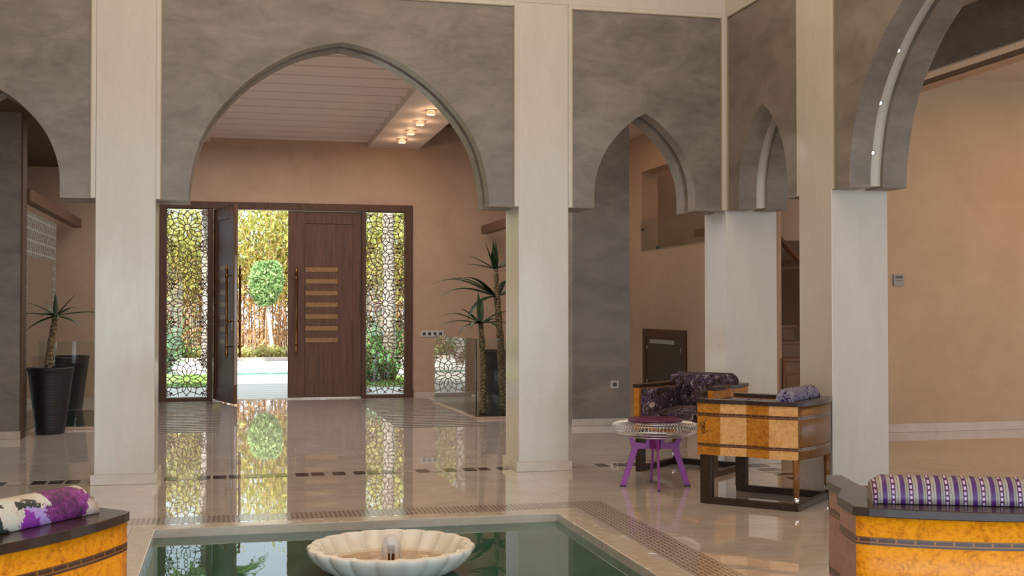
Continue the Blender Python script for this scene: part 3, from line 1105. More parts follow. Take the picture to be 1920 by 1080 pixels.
# open leaf swings into the hall
d1 = door_leaf(1, (-.283, DY + .03, 0), math.radians(-74.5), False, 'open walnut door leaf standing into the hall')
mb = MB()
for out, y_ in ((-1, 0), (1, .06)):
    mb.lathe([(0, -.02), (.02, -.018), (.03, 0), (.02, .018), (0, .02)], 14, (LW - .06, y_ + out * .045, 1.235))
    mb.tube([(LW - .06, y_, 1.235), (LW - .06, y_ + out * .045, 1.235)], .009)
    mb.box((LW - .085, min(y_, y_ + out * .005), 1.10), (LW - .035, max(y_, y_ + out * .005), 1.26))
mb.build('door_knob', M['brass'], d1)
mb = MB()
mb.box((LW, .012, .3), (LW + .003, .048, 2.2))
mb.build('lock_plate', M['chrome'], d1)
struct(quickbox('door_threshold', (-.285, DY - .02, 0), (2.0, DY + .17, .008), M['skirting']))

# ---- timber headers, etched glass, wells with glass balustrades
for sx_, nm in ((-2.24, 'left'), (3.97, 'right')):
    e = struct(quickbox('beam_%s' % nm, (sx_ - .07, 14.08, 2.62), (sx_ + .05, 18.72, 2.75), M['headerwood'], None, .004), 'timber header beam on the %s side of the hall' % nm)
for nm, xg in (('left', -2.26), ('right', 3.99)):
    e = empty('glass_screen', (xg, 15.35, 0))
    mb = MB(); mb.box((-.006, -1.27, .01), (.006, 1.27, 2.62))
    mb.build('pane', M['glass'], e)
    mb = MB()
    for a, b in (((-1.22, 2.02), (1.2, 2.52)), ((-1.22, .06), (-1.0, 2.02)), ((.88, .06), (1.2, 2.02))):
        mb.box((.0065, a[0], a[1]), (.0085, b[0], b[1]))
    mb.build('etched_border', M['etch'], e)
    mb = MB(); mb.box((-.02, -1.27, 0), (.02, 1.27, .02))
    mb.build('floor_channel', M['chrome'], e)
    tag(e, 'tall frosted-pattern glass screen under the timber header %s' % ('beside the potted yucca' if nm == 'left' else 'behind the middle column'), 'glass screen')

M['kerb_stone'] = plaster('rosy_kerb_stone', (.50, .33, .24), (.60, .42, .32), .2, 3, 0, .2)


def well(corner, far, xend, label, side):
    cx_, cy_ = corner
    fx, fy = far
    e = empty('glass_balustrade', (cx_, cy_, 0))
    d = Vector((fx - cx_, fy - cy_, 0))
    mb = MB()
    mb.bar((0, 0, .015), (d.x, d.y, .015), .09, .03)
    mb.bar((0, 0, .015), (xend - cx_, 0, .015), .09, .03)
    mb.build('kerb', M['kerb_stone'], e, .004)
    for nm_, a, b in (('side', Vector((0, 0, 0)), d), ('front', Vector((0, 0, 0)), Vector((xend - cx_, 0, 0)))):
        mb = MB()
        a2, b2 = a + (b - a).normalized() * .012, b
        mb.bar((a2.x, a2.y, .53), (b2.x, b2.y, .53), .010, 1.0)
        pn = mb.build('pane', M['glass'], e)
    mb = MB(); mb.bar((0, 0, .03), (0, 0, 1.03), .013, .013)
    mb.build('corner_edge', M['dark_glass'], e)
    mb = MB()
    xs = sorted((.05 * side, xend - cx_))
    mb.box((xs[0], .05, .002), (xs[1], d.y, .006))
    mb.build('dark_well_floor', M['well'], e)
    tag(e, label, 'balustrade')
    return e


well((3.05, 14.96), (2.955, 17.56), 3.94, 'low frameless glass balustrade around the yuccas behind the middle column', 1)
well((-1.28, 14.76), (-1.19, 17.5), -2.19, 'low frameless glass balustrade behind the left column', -1)


# ---- plants
def strap_leaf(mb, base, az, elev, length, width, droop, n=9, twist=0.0):
    """long pointed leaf curving down"""
    d = Vector((math.cos(az) * math.cos(elev), math.sin(az) * math.cos(elev), math.sin(elev)))
    side = Vector((-math.sin(az), math.cos(az), 0))
    p = Vector(base)
    k_ = len(mb.v)
    st = length / n
    for i in range(n + 1):
        t_ = i / n
        wv = 1.75 * width * (min(1, .45 + t_ * 2.2)) * (1 - t_ ** 2.4) * .5 + .0008
        up = side.cross(d).normalized()
        s2 = (side * math.cos(twist * t_) + up * math.sin(twist * t_))
        mb.v += [tuple(p - s2 * wv + up * wv * .3), tuple(p - up * .002), tuple(p + s2 * wv + up * wv * .3)]
        p = p + d * st
        d = (d + Vector((0, 0, -droop * (t_ + .15) / n * 2))).normalized()
    for i in range(n):
        for j in (0, 1):
            q = k_ + i * 3 + j
            mb.f.append((q, q + 1, q + 4, q + 3)); mb.mi.append(0); mb.sm.append(True)


def head(root, at, specs):
    mb = MB()
    for az, el, ln, wd, dr in specs:
        strap_leaf(mb, at, math.radians(az), math.radians(el), ln, wd, dr)
    return mb.build('leaf_rosette', M['yleaf'], root, recalc=False)


def trunk(root, pts, rs, name='trunk'):
    mb = MB()
    P2, R2 = [], []
    for i in range(len(pts) - 1):
        for j in range(8):
            t_ = j / 8
            P2.append(Vector(pts[i]).lerp(Vector(pts[i + 1]), t_))
            R2.append((rs[i] * (1 - t_) + rs[i + 1] * t_) * (1 + .12 * math.sin((i * 8 + j) * 2.1)))
    P2.append(Vector(pts[-1])); R2.append(rs[-1])
    mb.tube(P2, R2, 12)
    return mb.build(name, M['ytrunk'], root)


def pot(loc, rt, rb_, h, label):
    e = empty('plant_pot', loc)
    mb = MB()
    prof = [(0, 0), (rb_ * .96, 0), (rb_, .01)] + [(rb_ + (rt - rb_) * q / 6, h * q / 6) for q in range(1, 6)] + [(rt - .003, h - .03), (rt, h - .028), (rt, h), (rt - .02, h), (rt - .03, h - .06)]
    mb.lathe(prof, 48)
    mb.build('shell', M['pot'], e)
    mb = MB(); mb.lathe([(0, h - .05), (rt - .028, h - .055)], 32)
    mb.build('soil', M['soil'], e)
    tag(e, label, 'plant pot')
    return e


pot((-2.0, 14.35, 0), .25, .155, .75, 'tapered black woven pot holding the small yucca beside the left column')
pot((-2.36, 17.85, 0), .39, .30, .745, 'wide dark planter behind the glass, on the far left')
pot((4.12, 17.85, 0), .39, .30, .78, 'wide dark planter behind the glass balustrade near the middle column')

y1 = empty('yucca', (-2.0, 14.35, .69))
trunk(y1, [(-.03, 0, 0), (-.01, 0, .25), (.05, 0, .66)], [.045, .04, .032])
head(y1, (.05, 0, .65), [(175, 32, .34, .045, .4), (185, 8, .50, .05, .4), (100, 75, .26, .035, .1), (20, 50, .32, .035, .2), (-8, 10, .62, .045, .5), (-40, -6, .46, .045, .7),
                         (210, -15, .38, .05, .7), (150, 50, .22, .035, .3), (60, 25, .4, .04, .7), (-80, 10, .35, .045, .9), (250, 15, .35, .045, .9)])
tag(y1, 'small yucca with a single thick stem in the tapered black pot', 'plant')
y2 = empty('yucca', (3.22, 15.35, .006))
trunk(y2, [(0, 0, 0), (.01, 0, .6), (-.03, .0, 1.22)], [.052, .042, .034])
head(y2, (-.03, 0, 1.22), [(165, 30, .55, .055, 1.0), (190, 12, .62, .055, .9), (100, 78, .42, .05, .1), (60, 80, .36, .04, .1), (10, 35, .5, .05, 1.0), (-15, 10, .45, .05, .8),
                           (215, 5, .5, .055, 1.4), (240, 20, .45, .055, 1.6), (-60, 15, .4, .05, 1.6), (130, 40, .4, .05, .6), (40, 20, .45, .05, .9)])
tag(y2, 'yucca with one rough stem standing inside the glass balustrade', 'plant')
y3 = empty('yucca', (3.60, 15.75, .006))
trunk(y3, [(0, 0, 0), (-.05, 0, .9), (-.10, 0, 1.55), (-.12, 0, 1.95)], [.060, .052, .042, .032])
head(y3, (-.11, 0, 1.58), [(182, 32, .95, .08, 1.15), (195, 20, .9, .075, 1.1), (170, 38, .8, .07, 1.2), (0, 30, .7, .06, 1.0), (60, 40, .6, .06, 1.0), (215, 0, .72, .07, 1.9), (200, 45, .7, .07, 1.5), (-30, 20, .6, .06, 1.3)])
head(y3, (-.12, 0, 1.95), [(185, 15, .42, .045, .35), (172, 32, .40, .05, .35), (105, 80, .40, .05, .05), (80, 70, .42, .05, .1), (150, 68, .38, .045, .05), (20, 40, .4, .05, .6), (-20, 25, .4, .05, .8), (240, 55, .3, .05, .5)])
tag(y3, 'taller yucca with two leaf heads, partly hidden by the middle column', 'plant')


# ---- switches, socket, thermostat
def wall_plate(loc, w_, h_, n, label, name, cat):
    e = empty(name, loc)
    mb = MB(); mb.box((-w_ / 2, -.012, -h_ / 2), (w_ / 2, 0, h_ / 2))
    mb.build('cover_plate', M['white_plastic'], e, .003)
    for i in range(n):
        cx_ = (i - (n - 1) / 2) * (w_ / n * .96)
        mb = MB(); mb.box((cx_ - h_ * .26, -.016, -h_ * .26), (cx_ + h_ * .26, -.011, h_ * .26))
        mb.build('rocker', M['dark_plastic'], e, .002)
    tag(e, label, cat)


wall_plate((3.14, DY, 1.015), .37, .095, 4, 'white plate with four black light switches on the tan wall', 'light_switch', 'light switch')
wall_plate((4.527, 13.80, .495), .098, .092, 1, 'white square socket with black centre on the grey wall', 'wall_socket', 'socket')
e = empty('thermostat', (7.43, 12.25, 1.742))
mb = MB(); mb.box((-.068, -.024, -.066), (.068, 0, .066))
mb.build('housing', M['silver_plastic'], e, .005)
mb = MB(); mb.box((-.045, -.027, .018), (.045, -.023, .048))
mb.build('display', M['lcd'], e)
for q in (-.03, -.01, .012, .034):
    mb = MB(); mb.box((q - .007, -.027, -.012), (q + .007, -.023, -.004))
    mb.build('key', M['dark_plastic'], e)
tag(e, 'small silver wall thermostat on the warm tan wall', 'thermostat')

# ---- right wing
struct(quickbox('wall_right_wing', (6.50, 12.25, 0), (X1, 12.45, 4.75), M['wingtan']), 'warm tan wall of the right wing')
struct(quickbox('baseboard_right_wing', (6.50, 12.235, 0), (X1, 12.25, .10), M['skirting'], None, .003))
struct(quickbox('ceiling_right_wing', (6.9, 3, 4.09), (X1, 12.25, 4.2), M['white_ceil']), 'pale ceiling of the right wing')
struct(quickbox('ceiling_right_aisle', (XR + TH, 3, 4.09), (6.5, 12.0, 4.2), M['white_ceil']))
lt = MB()
lt.box((6.30, 3.0, 3.62), (6.38, 12.2, 4.12))
lt.box((6.38, 3.0, 3.625), (6.80, 12.2, 4.12))
o = struct(lt.build('wall_right_lintel', M['grey']), 'grey lintel across the right aisle')
for nm_, a, b, m_ in (('underside_strip', 6.302, 6.46, M['beige']), ('underside_strip', 6.62, 6.80, M['tan'])):
    quickbox(nm_, (a, 3.0, 3.605), (b, 12.2, 3.62), m_, o)
quickbox('dark_groove', (6.46, 3.0, 3.612), (6.62, 12.2, 3.62), M['darkceil'], o)

# ---- stair hall wall with the opening to the landing
SX = 5.80
sw = MB()
sw.box((SX, 13.4, 0), (SX + .25, DY, 2.262))
sw.box((SX, 11.95, 0), (SX + .03, 13.4, 4.75))
sw.box((SX, 13.4, 3.405), (SX + .25, DY, 4.75))
sw.box((SX, 16.40, 2.262), (SX + .25, DY, 3.405))
sw.box((SX, 13.4, 2.262), (SX + .25, 13.6, 3.405))
struct(sw.build('wall_stair', M['tan']), 'tan wall of the stair hall with an opening to the landing')
struct(quickbox('wall_landing_back', (7.9, 12.46, 2.0), (8.0, 17.19, 4.75), M['ceil']))
struct(quickbox('floor_landing', (SX + .25, 13.6, 2.10), (7.9, DY, 2.262), M['skirting']))
e = empty('glass_railing', (SX - .012, 15.15, 2.26))
mb = MB(); mb.box((-.006, -1.5, -.02), (.006, 1.25, .44))
mb.build('pane', M['glass'], e)
for yy, zz in ((1.18, .30), (.55, .01)):
    mb = MB(); mb.box((-.02, yy - .02, zz - .02), (.02, yy + .02, zz + .02))
    mb.build('clamp', M['dark_plastic'], e, .003)
tag(e, 'glass railing across the landing opening in the tan stair wall', 'railing')
e = empty('wall_cabinet', (SX, 15.47, 0))
mb = MB()
for a, b in (((-.83, .18), (-.71, 1.13)), ((.71, .18), (.83, 1.13)), ((-.71, 1.02), (.71, 1.13)), ((-.71, .18), (.71, .26))):
    mb.box((-.03, a[0], a[1]), (0, b[0], b[1]))
mb.build('frame', M['door_frame'], e, .003)
mb = MB(); mb.box((-.012, -.71, .26), (0, .71, 1.02))
mb.build('door', mat('dark_door_panel', (.055, .040, .028), .5), e)
mb = MB(); mb.box((-.016, -.40, .93), (-.011, .55, .985))
mb.build('silver_strip', M['silver_plastic'], e)
for yy in (-.66, .66):
    for zz in (.38, .86):
        mb = MB(); mb.lathe([(0, -.03), (.012, -.03), (.012, .03), (0, .03)], 10, (-.02, yy, zz))
        mb.build('hinge', M['silver_plastic'], e)
tag(e, 'low dark brown cabinet door set in the tan wall behind the floral armchair', 'cabinet')

# stairs seen between the corner column and the pillar
st = MB()
for i in range(12):
    y0_ = 10.65 + .30 * i
    z_ = .175 * (i + 1)
    x0_ = SX + (.04 if y0_ < 13.1 else .26)
    st.box((x0_, y0_, 0), (6.23, y0_ + .32, z_ - .03))
    st.box((x0_, y0_ - .02, z_ - .03), (6.25, y0_ + .32, z_))
struct(st.build('floor_staircase', M['stairwood'], None, .003), 'timber staircase beyond the corner column')
e = empty('stair_handrail', (6.20, 10.9, 0))
mb = MB(); mb.bar((0, 0, 1.15), (0, 3.3, 1.15 + 3.3 * .175 / .30), .045, .06)
mb.build('rail', M['stairwood'], e, .006)
mb = MB(); mb.bar((0, .0, .65), (0, 3.3, .65 + 3.3 * .175 / .30), .01, .8)
mb.build('pane', M['glass'], e)
for i in range(4):
    yy = .35 + i * .9
    zb = .175 * (int((yy + .25) / .3) + 1)
    mb = MB(); mb.tube([(-.03, yy, zb - .02), (-.03, yy, zb + .95)], .016, 12)
    mb.build('baluster', M['chrome'], e)
tag(e, 'stair handrail with glass infill and chrome posts beyond the corner column', 'handrail')
struct(quickbox('wall_stair_far', (SX + .25, 17.2, 0), (9.2, 17.4, 4.75), M['tan']))
struct(quickbox('door_5', (6.6, 17.15, 0), (7.9, 17.2, 2.1), M['door_frame']))


# ------------------------------------------------------------------ fountain bowl
e = empty('fountain_bowl', (.865, 6.60, -.36))
NB = 20


def scallop(amp):
    def f(a, r, z):
        c_ = abs(math.sin(a * NB / 2)) ** .6
        return r * (1 - amp + amp * c_)
    return f


mb = MB()
H = .36
outer = [(.09, .262), (.17, .268), (.25, .285), (.32, .312), (.385, .350), (.432, .392), (.457, .425), (.466, .444), (.462, .456)]
mb.lathe(outer, NB * 12, (0, 0, 0), 0, True, scallop(.055))
mb.lathe([(.462, .456), (.45, .463), (.425, .460)], NB * 12, (0, 0, 0), 0, True, lambda a, r, z: r * (1 - (.055 + .03 * (.462 - r) / .037) + (.055 + .03 * (.462 - r) / .037) * abs(math.sin(a * NB / 2)) ** .6))
mb.lathe([(.425, .460), (.405, .43), (.38, .395), (.345, .36)], NB * 12, (0, 0, 0), 0, True, lambda a, r, z: r * (1 - .085 + .085 * abs(math.sin(a * NB / 2)) ** .6))
mb.build('scalloped_shell', M['bowl'], e, recalc=False)
mb = MB()
mb.lathe([(.345, .36), (.30, .335), (.2, .32), (.05, .315), (0, .315)], NB * 12, (0, 0, 0), 0, True, lambda a, r, z: r * (1 - .085 + .085 * abs(math.sin(a * NB / 2)) ** .6) if r > .3 else r)
mb.build('stained_floor', M['bowl_stain'], e, recalc=False)
mb = MB()
mb.lathe([(0, -.19), (.16, -.19), (.16, -.14), (.09, -.10), (.07, .05), (.07, .16), (.10, .24), (.14, .268)], 40)
mb.build('pedestal', M['bowl'], e)
tag(e, 'white scalloped marble fountain bowl standing in the green pool', 'fountain')
mb = MB(); mb.lathe([(0, .372), (.353, .372)], 64)
mb.build('water_surface', M['bowl_water'], e)
mb = MB(); mb.lathe([(0, .31), (.019, .31), (.019, .445), (.023, .445), (.023, .452), (.010, .452)], 20)
mb.build('nozzle', M['brass'], e)
mb = MB()
# bell of falling water
mb.lathe([(.003, .515), (.018, .513), (.035, .500), (.045, .478), (.050, .450), (.052, .42)], 26, (0, 0, 0), 0, True, lambda a, r, z: r * (1 + .08 * math.sin(a * 7 + z * 60)))
for a in range(9):
    an = a * 2 * PI / 9 + .35
    mb.tube([(.050 * math.cos(an), .050 * math.sin(an), .43), (.054 * math.cos(an), .054 * math.sin(an), .373)], [.006, .003], 6)
mb.build('water_bell', M['jet'], e)


# ------------------------------------------------------------------ armchairs
def chair_outline(step=.05, bow=.055, hw=.378, grow=0.0):
    """plan polygon (x right, y forward), counter-clockwise from back left; also returns side facet flags"""
    R_ = []
    n = 14
    for i in range(n + 1):
        t_ = i / n
        x = -hw + 2 * hw * t_
        R_.append((x, -.365 - bow * (1 - (2 * t_ - 1) ** 2)))
    R_[0], R_[-1] = (-hw + .012, -.365), (hw - .012, -.365)
    R_ += [(hw + .016, -.165), (hw - .020, .015), (hw + .012, .20), (hw - .006, .385), (hw - .060, .385)]
    R_ += [(-hw + .060, .385), (-hw + .006, .385), (-hw - .012, .20), (-hw + .020, .015), (-hw - .016, -.165)]
    return R_


def tub(z0, z1, grow=0, thick=.14, mi_fn=None, step=.05, hw=.378):
    """U-shaped wall following the outline, open at the front"""
    o_ = chair_outline(step, hw=hw)
    n_back = 15
    # outer path from left front, along the back to right front
    left = o_[n_back + 5:]          # from left inner front
    path = left[1:] + o_[:n_back] + o_[n_back:n_back + 4]
    # offset outward
    P_ = []
    for i, (x, y) in enumerate(path):
        a = path[max(0, i - 1)]
        b = path[min(len(path) - 1, i + 1)]
        d = Vector((b[0] - a[0], b[1] - a[1]))
        d.normalize()
        nx, ny = d.y, -d.x
        P_.append((x + nx * grow, y + ny * grow))
    return P_


def build_chair(label, loc, rz, fab, bolster_mat, mats, group, step=.05, mark=False):
    """mats: [back, facets dark, facets light, far side]"""
    e = empty('armchair', loc, rz)
    tag(e, label, 'armchair', group)
    hw = .378
    outer = tub(0, 0, 0, step=step)
    nO = len(outer)
    # inner path (same count): inset
    inner = []
    for i, (x, y) in enumerate(outer):
        tw = .055 + .085 * (.385 - max(y, -.235)) / .62
        ix = math.copysign(hw - tw, x)
        if y < -.34:
            iy = -.235
            ix = max(-hw + .14, min(hw - .14, x))
        else:
            iy = max(y, -.235)
        inner.append((ix, iy))
    # wooden body
    mb = MB()
    z0, z1 = .355, .725
    V = [(x, y, z0) for x, y in outer] + [(x, y, z1) for x, y in outer] + [(x, y, z0) for x, y in inner] + [(x, y, z1) for x, y in inner]
    k_ = mb.add(V, [])
    per = [0]
    for i in range(1, nO):
        per.append(per[-1] + (Vector(outer[i]) - Vector(outer[i - 1])).length)
    for i in range(nO - 1):
        x, y = outer[i]
        if 4 <= i < nO - 5:
            mi = 0
        else:
            q = i if i < 4 else nO - 2 - i
            mi = (1, 2, 1, 2)[q] if q < 4 else 0
        mb.f.append((i, i + 1, nO + i + 1, nO + i)); mb.mi.append(mi); mb.sm.append(mi == 0)
        mb.f.append((2 * nO + i + 1, 2 * nO + i, 3 * nO + i, 3 * nO + i + 1)); mb.mi.append(1); mb.sm.append(False)
        mb.f.append((nO + i, nO + i + 1, 3 * nO + i + 1, 3 * nO + i)); mb.mi.append(1); mb.sm.append(False)
        mb.f.append((i + 1, i, 2 * nO + i, 2 * nO + i + 1)); mb.mi.append(1); mb.sm.append(False)
    for i in (0, nO - 1):
        mb.f.append((i, nO + i, 3 * nO + i, 2 * nO + i)); mb.mi.append(1); mb.sm.append(False)
    mb.build('body_shell', mats, e)
    # bands of inlay around the outside
    for zz, hh in ((.632, .026), (.415, .024)):
        b = MB()
        og = tub(0, 0, .0015, step=step)
        kk = b.add([(x, y, zz) for x, y in og] + [(x, y, zz + hh) for x, y in og], [])
        for i in range(nO - 1):
            b.uv[len(b.f)] = [(per[i], 0), (per[i + 1], 0), (per[i + 1], 1), (per[i], 1)]
            b.f.append((i, i + 1, nO + i + 1, nO + i)); b.mi.append(0); b.sm.append(False)
        b.build('inlay_band', M['inlay_band'], e, recalc=False)
    # dark top plank
    mb = MB()
    og = tub(0, 0, .010, step=step)
    fi = [(x, y) for x, y in inner]
    V = [(x, y, z1) for x, y in og] + [(x, y, z1 + .030) for x, y in og] + [(x, y, z1) for x, y in fi] + [(x, y, z1 + .030) for x, y in fi]
    mb.add(V, [])
    for i in range(nO - 1):
        for f in ((i, i + 1, nO + i + 1, nO + i), (2 * nO + i + 1, 2 * nO + i, 3 * nO + i, 3 * nO + i + 1), (nO + i, nO + i + 1, 3 * nO + i + 1, 3 * nO + i), (i + 1, i, 2 * nO + i, 2 * nO + i + 1)):
            mb.f.append(f); mb.mi.append(0); mb.sm.append(False)
    for i in (0, nO - 1):
        mb.f.append((i, nO + i, 3 * nO + i, 2 * nO + i)); mb.mi.append(0); mb.sm.append(False)
    mb.build('top_plank', M['plank'], e, .003)
    # inner upholstery and seat
    mb = MB()
    iw = hw - .150
    for s_ in (-1, 1):
        mb.prism([(s_ * (hw - .06), .37), (s_ * (iw - .035), .35), (s_ * (iw - .035), -.235), (s_ * (hw - .14), -.235)][::s_], .42, .722)
    mb.build('arm_pad', fab, e, .012)
    mb = MB()
    # crowned seat cushion
    nx, ny = 10, 10
    kk = len(mb.v)
    for j in range(ny + 1):
        for i in range(nx + 1):
            u_, v_ = i / nx * 2 - 1, j / ny * 2 - 1
            zc_ = .515 + .05 * (1 - u_ ** 4) * (1 - v_ ** 4)
            mb.v.append((u_ * (iw - .034), .08 + v_ * .315, zc_))
    for j in range(ny):
        for i in range(nx):
            q = kk + j * (nx + 1) + i
            mb.f.append((q, q + 1, q + nx + 2, q + nx + 1)); mb.mi.append(0); mb.sm.append(True)
    mb.box((-iw + .034, -.235, .385), (iw - .034, .395, .516))
    mb.build('seat_cushion', fab, e, .008)
    mb = MB()
    mb.box((-iw, .30, .356), (iw, .375, .386), 0)
    mb.build('front_apron', mats[1], e)
    mb = MB()
    mb.box((-iw, -.36, .357), (iw, .30, .384), 0)
    mb.build('underside', M['wenge'], e)
    # bolster draped over the back, flowing into the back cushion
    mb = MB()
    prof = []
    for i in range(15):
        a = math.radians(178 - i * 178 / 14)
        prof.append((-.235 + .068 * math.cos(a) * 1.0 - .005, .752 + .092 * math.sin(a) ** .8 if math.sin(a) > 0 else .752))
    prof += [(-.168, .70), (-.160, .62), (-.158, .54), (-.235, .53), (-.236, .7555), (-.300, .7555)]
    L = .305
    nn = 18
    kk = len(mb.v)
    for i in range(nn + 1):
        u_ = i / nn * 2 - 1
        sc = 1 - .16 * max(0, (abs(u_) - .90) / .10) ** 2
        for (py_, pz_) in prof:
            cy_, cz_ = -.22, .70
            mb.v.append((u_ * L, cy_ + (py_ - cy_) * (sc if py_ > -.30 else 1), max(.7555 if pz_ > .75 else 0, cz_ + (pz_ - cz_) * sc)))
    m_ = len(prof)
    for i in range(nn):
        for j in range(m_):
            mb.f.append((kk + i * m_ + j, kk + i * m_ + (j + 1) % m_, kk + (i + 1) * m_ + (j + 1) % m_, kk + (i + 1) * m_ + j)); mb.mi.append(0); mb.sm.append(True)
    mb.f.append(tuple(kk + j for j in range(m_))); mb.mi.append(0); mb.sm.append(False)
    mb.f.append(tuple(kk + nn * m_ + j for j in range(m_))[::-1]); mb.mi.append(0); mb.sm.append(False)
    mb.build('back_bolster', bolster_mat, e)
    # sled base: two side rails and one rear rail, square front posts, round rear legs with chrome tips
    b0 = .345
    mb = MB()
    for s_ in (-1, 1):
        mb.box((s_ * b0 - .022, -b0 - .022, 0), (s_ * b0 + .022, b0 + .022, .048))
    mb.box((-b0 + .022, -b0 - .022, 0), (b0 - .022, -b0 + .022, .048))
    mb.build('sled_rail', M['wenge'], e, .003)
    for s_ in (-1, 1):
        mb = MB()
        mb.box((s_ * (b0 - .005) - .028, b0 - .065, .040), (s_ * (b0 - .005) + .028, b0 + .022, .36))
        mb.build('front_post', M['wenge'], e, .003)
        mb = MB()
        mb.lathe([(.0, .095), (.020, .095), (.026, .36), (0, .36)], 20, (s_ * (b0 - .002), -b0 + .002, 0))
        lg = mb.build('rear_leg', M['burl_brown'], e)
        mb = MB()
        mb.lathe([(0, .047), (.017, .047), (.0195, .096), (0, .097)], 20, (s_ * (b0 - .002), -b0 + .002, 0))
        mb.build('chrome_tip', M['chrome'], lg)
    if mark:
        # small angular dark monogram on the front facet of the left arm
        mb = MB()
        a, b = Vector((-hw + .006, .385, 0)), Vector((-hw - .012, .20, 0))
        d = (b - a)
        nrm = Vector((d.y, -d.x, 0)).normalized()
        if nrm.x > 0:
            nrm = -nrm
        def pt(u_, z_):
            q = a + d * (.10 + (u_ - .22) * .62) + nrm * .001
            return (q.x, q.y, .56 + (z_ - .56) * .8)
        for (u0, z0_), (u1, z1_) in (((.22, .545), (.26, .590)), ((.26, .590), (.46, .545)), ((.46, .545), (.56, .588)), ((.50, .595), (.78, .628)), ((.56, .588), (.60, .520)), ((.36, .540), (.52, .560)),
                                     ((.46, .490), (.86, .528)), ((.46, .490), (.36, .540)), ((.50, .570), (.54, .520)), ((.60, .520), (.50, .505))):
            mb.bar(pt(u0, z0_), pt(u1, z1_), .004, .0015, tuple(nrm))
        mb.build('monogram', M['wenge'], e)
    return e


GR = 'burl wood tub armchairs'
build_chair('burl wood armchair in the middle distance, floral velvet and inked monogram on its side', (3.83, 8.105, 0), math.radians(44.4), M['floral_violet'], M['floral_violet'],
            [M['burl_brown'], M['burl_dim_lit'], M['burl_pale_sheen']], GR, .045, True)
build_chair('burl wood armchair with dark floral velvet facing forward behind the purple wire table', (3.93, 9.80, 0), math.radians(133.0), M['floral_dark'], M['floral_dark'],
            [M['burl_dim_lit'], M['burl_dim_lit'], M['burl_dim_lit']], GR, .05)
build_chair('burl wood armchair seen from behind with purple striped bolster', (2.475, 3.76, 0), math.radians(-22.0), M['stripe'], M['stripe'],
            [M['burl'], M['burl_mauve_glare'], M['burl_mauve_glare']], GR, .05)
build_chair('burl wood armchair seen from behind with pale purple-painted bolster', (-.835, 3.92, 0), math.radians(53.9), M['painted'], M['painted'],
            [M['burl'], M['burl'], M['burl']], GR, .05)

# ------------------------------------------------------------------ wire side table
e = empty('wire_side_table', (3.27, 8.94, 0))
tag(e, 'round wire basket side table with plum disc top and purple legs', 'table')
mb = MB()
mb.lathe([(0, .522), (.205, .522), (.216, .528), (.216, .534), (.205, .540), (0, .541)], 56)
mb.build('disc_top', M['plum'], e)
mb = MB()
NW = 76
ringp = [(.20, .520), (.30, .512), (.338, .498), (.360, .462), (.345, .452), (.325, .432), (.255, .405), (.14, .398)]
for k_ in range(NW):
    a = 2 * PI * k_ / NW
    mb.tube([(r * math.cos(a), r * math.sin(a), z) for r, z in ringp], .0021, 5, cap=False)
for r, z, w_ in ((.300, .512, .0022), (.338, .498, .0022), (.362, .460, .0035), (.325, .432, .0022), (.255, .405, .0022), (.15, .398, .0022)):
    mb.tube([(r * math.cos(2 * PI * j / 64), r * math.sin(2 * PI * j / 64), z) for j in range(64)], w_, 6, closed=True)
mb.build('wire_basket', M['wire'], e)
mb = MB()
mb.lathe([(0, .30), (.045, .30), (.045, .39), (.13, .392), (.13, .400), (0, .401)], 32)
mb.build('hub', M['purple'], e)
for k_ in range(4):
    a = k_ * PI / 2 + math.radians(-13)
    prof = [(.02, .385), (.02, .30), (.135, .298), (.232, .012), (.278, .012), (.185, .305), (.212, .395), (.182, .400), (.155, .352), (.075, .345), (.07, .385)]
    d = Vector((math.cos(a), math.sin(a), 0))
    s_ = Vector((-math.sin(a), math.cos(a), 0)) * .008
    mb = MB()
    n_ = len(prof)
    mb.add([tuple(d * r + s_ + Vector((0, 0, z))) for r, z in prof] + [tuple(d * r - s_ + Vector((0, 0, z))) for r, z in prof],
           [tuple(range(n_)), tuple(range(2 * n_ - 1, n_ - 1, -1))] + [(i, n_ + i, n_ + (i + 1) % n_, (i + 1) % n_) for i in range(n_)])
    lg = mb.build('leg', M['purple'], e, .0025)
    mb = MB()
    mb.add([tuple(d * r + s_ * q * 1.15 + Vector((0, 0, z))) for q in (1, -1) for r, z in ((.229, 0), (.281, 0), (.278, .014), (.231, .014))],
           [(0, 1, 2, 3), (7, 6, 5, 4), (0, 4, 5, 1), (1, 5, 6, 2), (2, 6, 7, 3), (3, 7, 4, 0)])
    mb.build('foot_pad', M['rubber'], lg)

# ------------------------------------------------------------------ garden beyond the door
struct(quickbox('ground', (-30, DY + .2, -.3), (40, 90, -.02), M['earth']))
struct(quickbox('ground_paving', (-12, DY + .0, -.12), (16, 28.2, -.004), M['paving']), 'pale paving outside the entrance')
struct(quickbox('road', (-20, 28.2, -.1), (24, 33.2, .0), M['road']), 'white driveway in the sun')
struct(quickbox('trim_20', (-20, 33.2, -.1), (24, 33.45, .10), M['kerb']))
struct(quickbox('trim_21', (-.4, 26.4, -.004), (2.9, 26.9, .012), M['teal']), 'thin teal water channel in the paving')


def leaf_blob(mb, n, size, pos, up=.3, mi=0, aspect=.42):
    """n small pointed leaves at positions from pos()"""
    for _ in range(n):
        c_ = Vector(pos())
        a = Vector((random.gauss(0, 1), random.gauss(0, 1), random.gauss(0, 1) - up)).normalized()
        b = a.cross(Vector((random.gauss(0, 1), random.gauss(0, 1), random.gauss(0, 1)))).normalized()
        s_ = size * random.uniform(.7, 1.3)
        a, b = a * s_ * .5, b * s_ * .5 * aspect
        mb.add([c_ - a, c_ + b, c_ + a, c_ - b], [(0, 1, 2, 3)], mi)


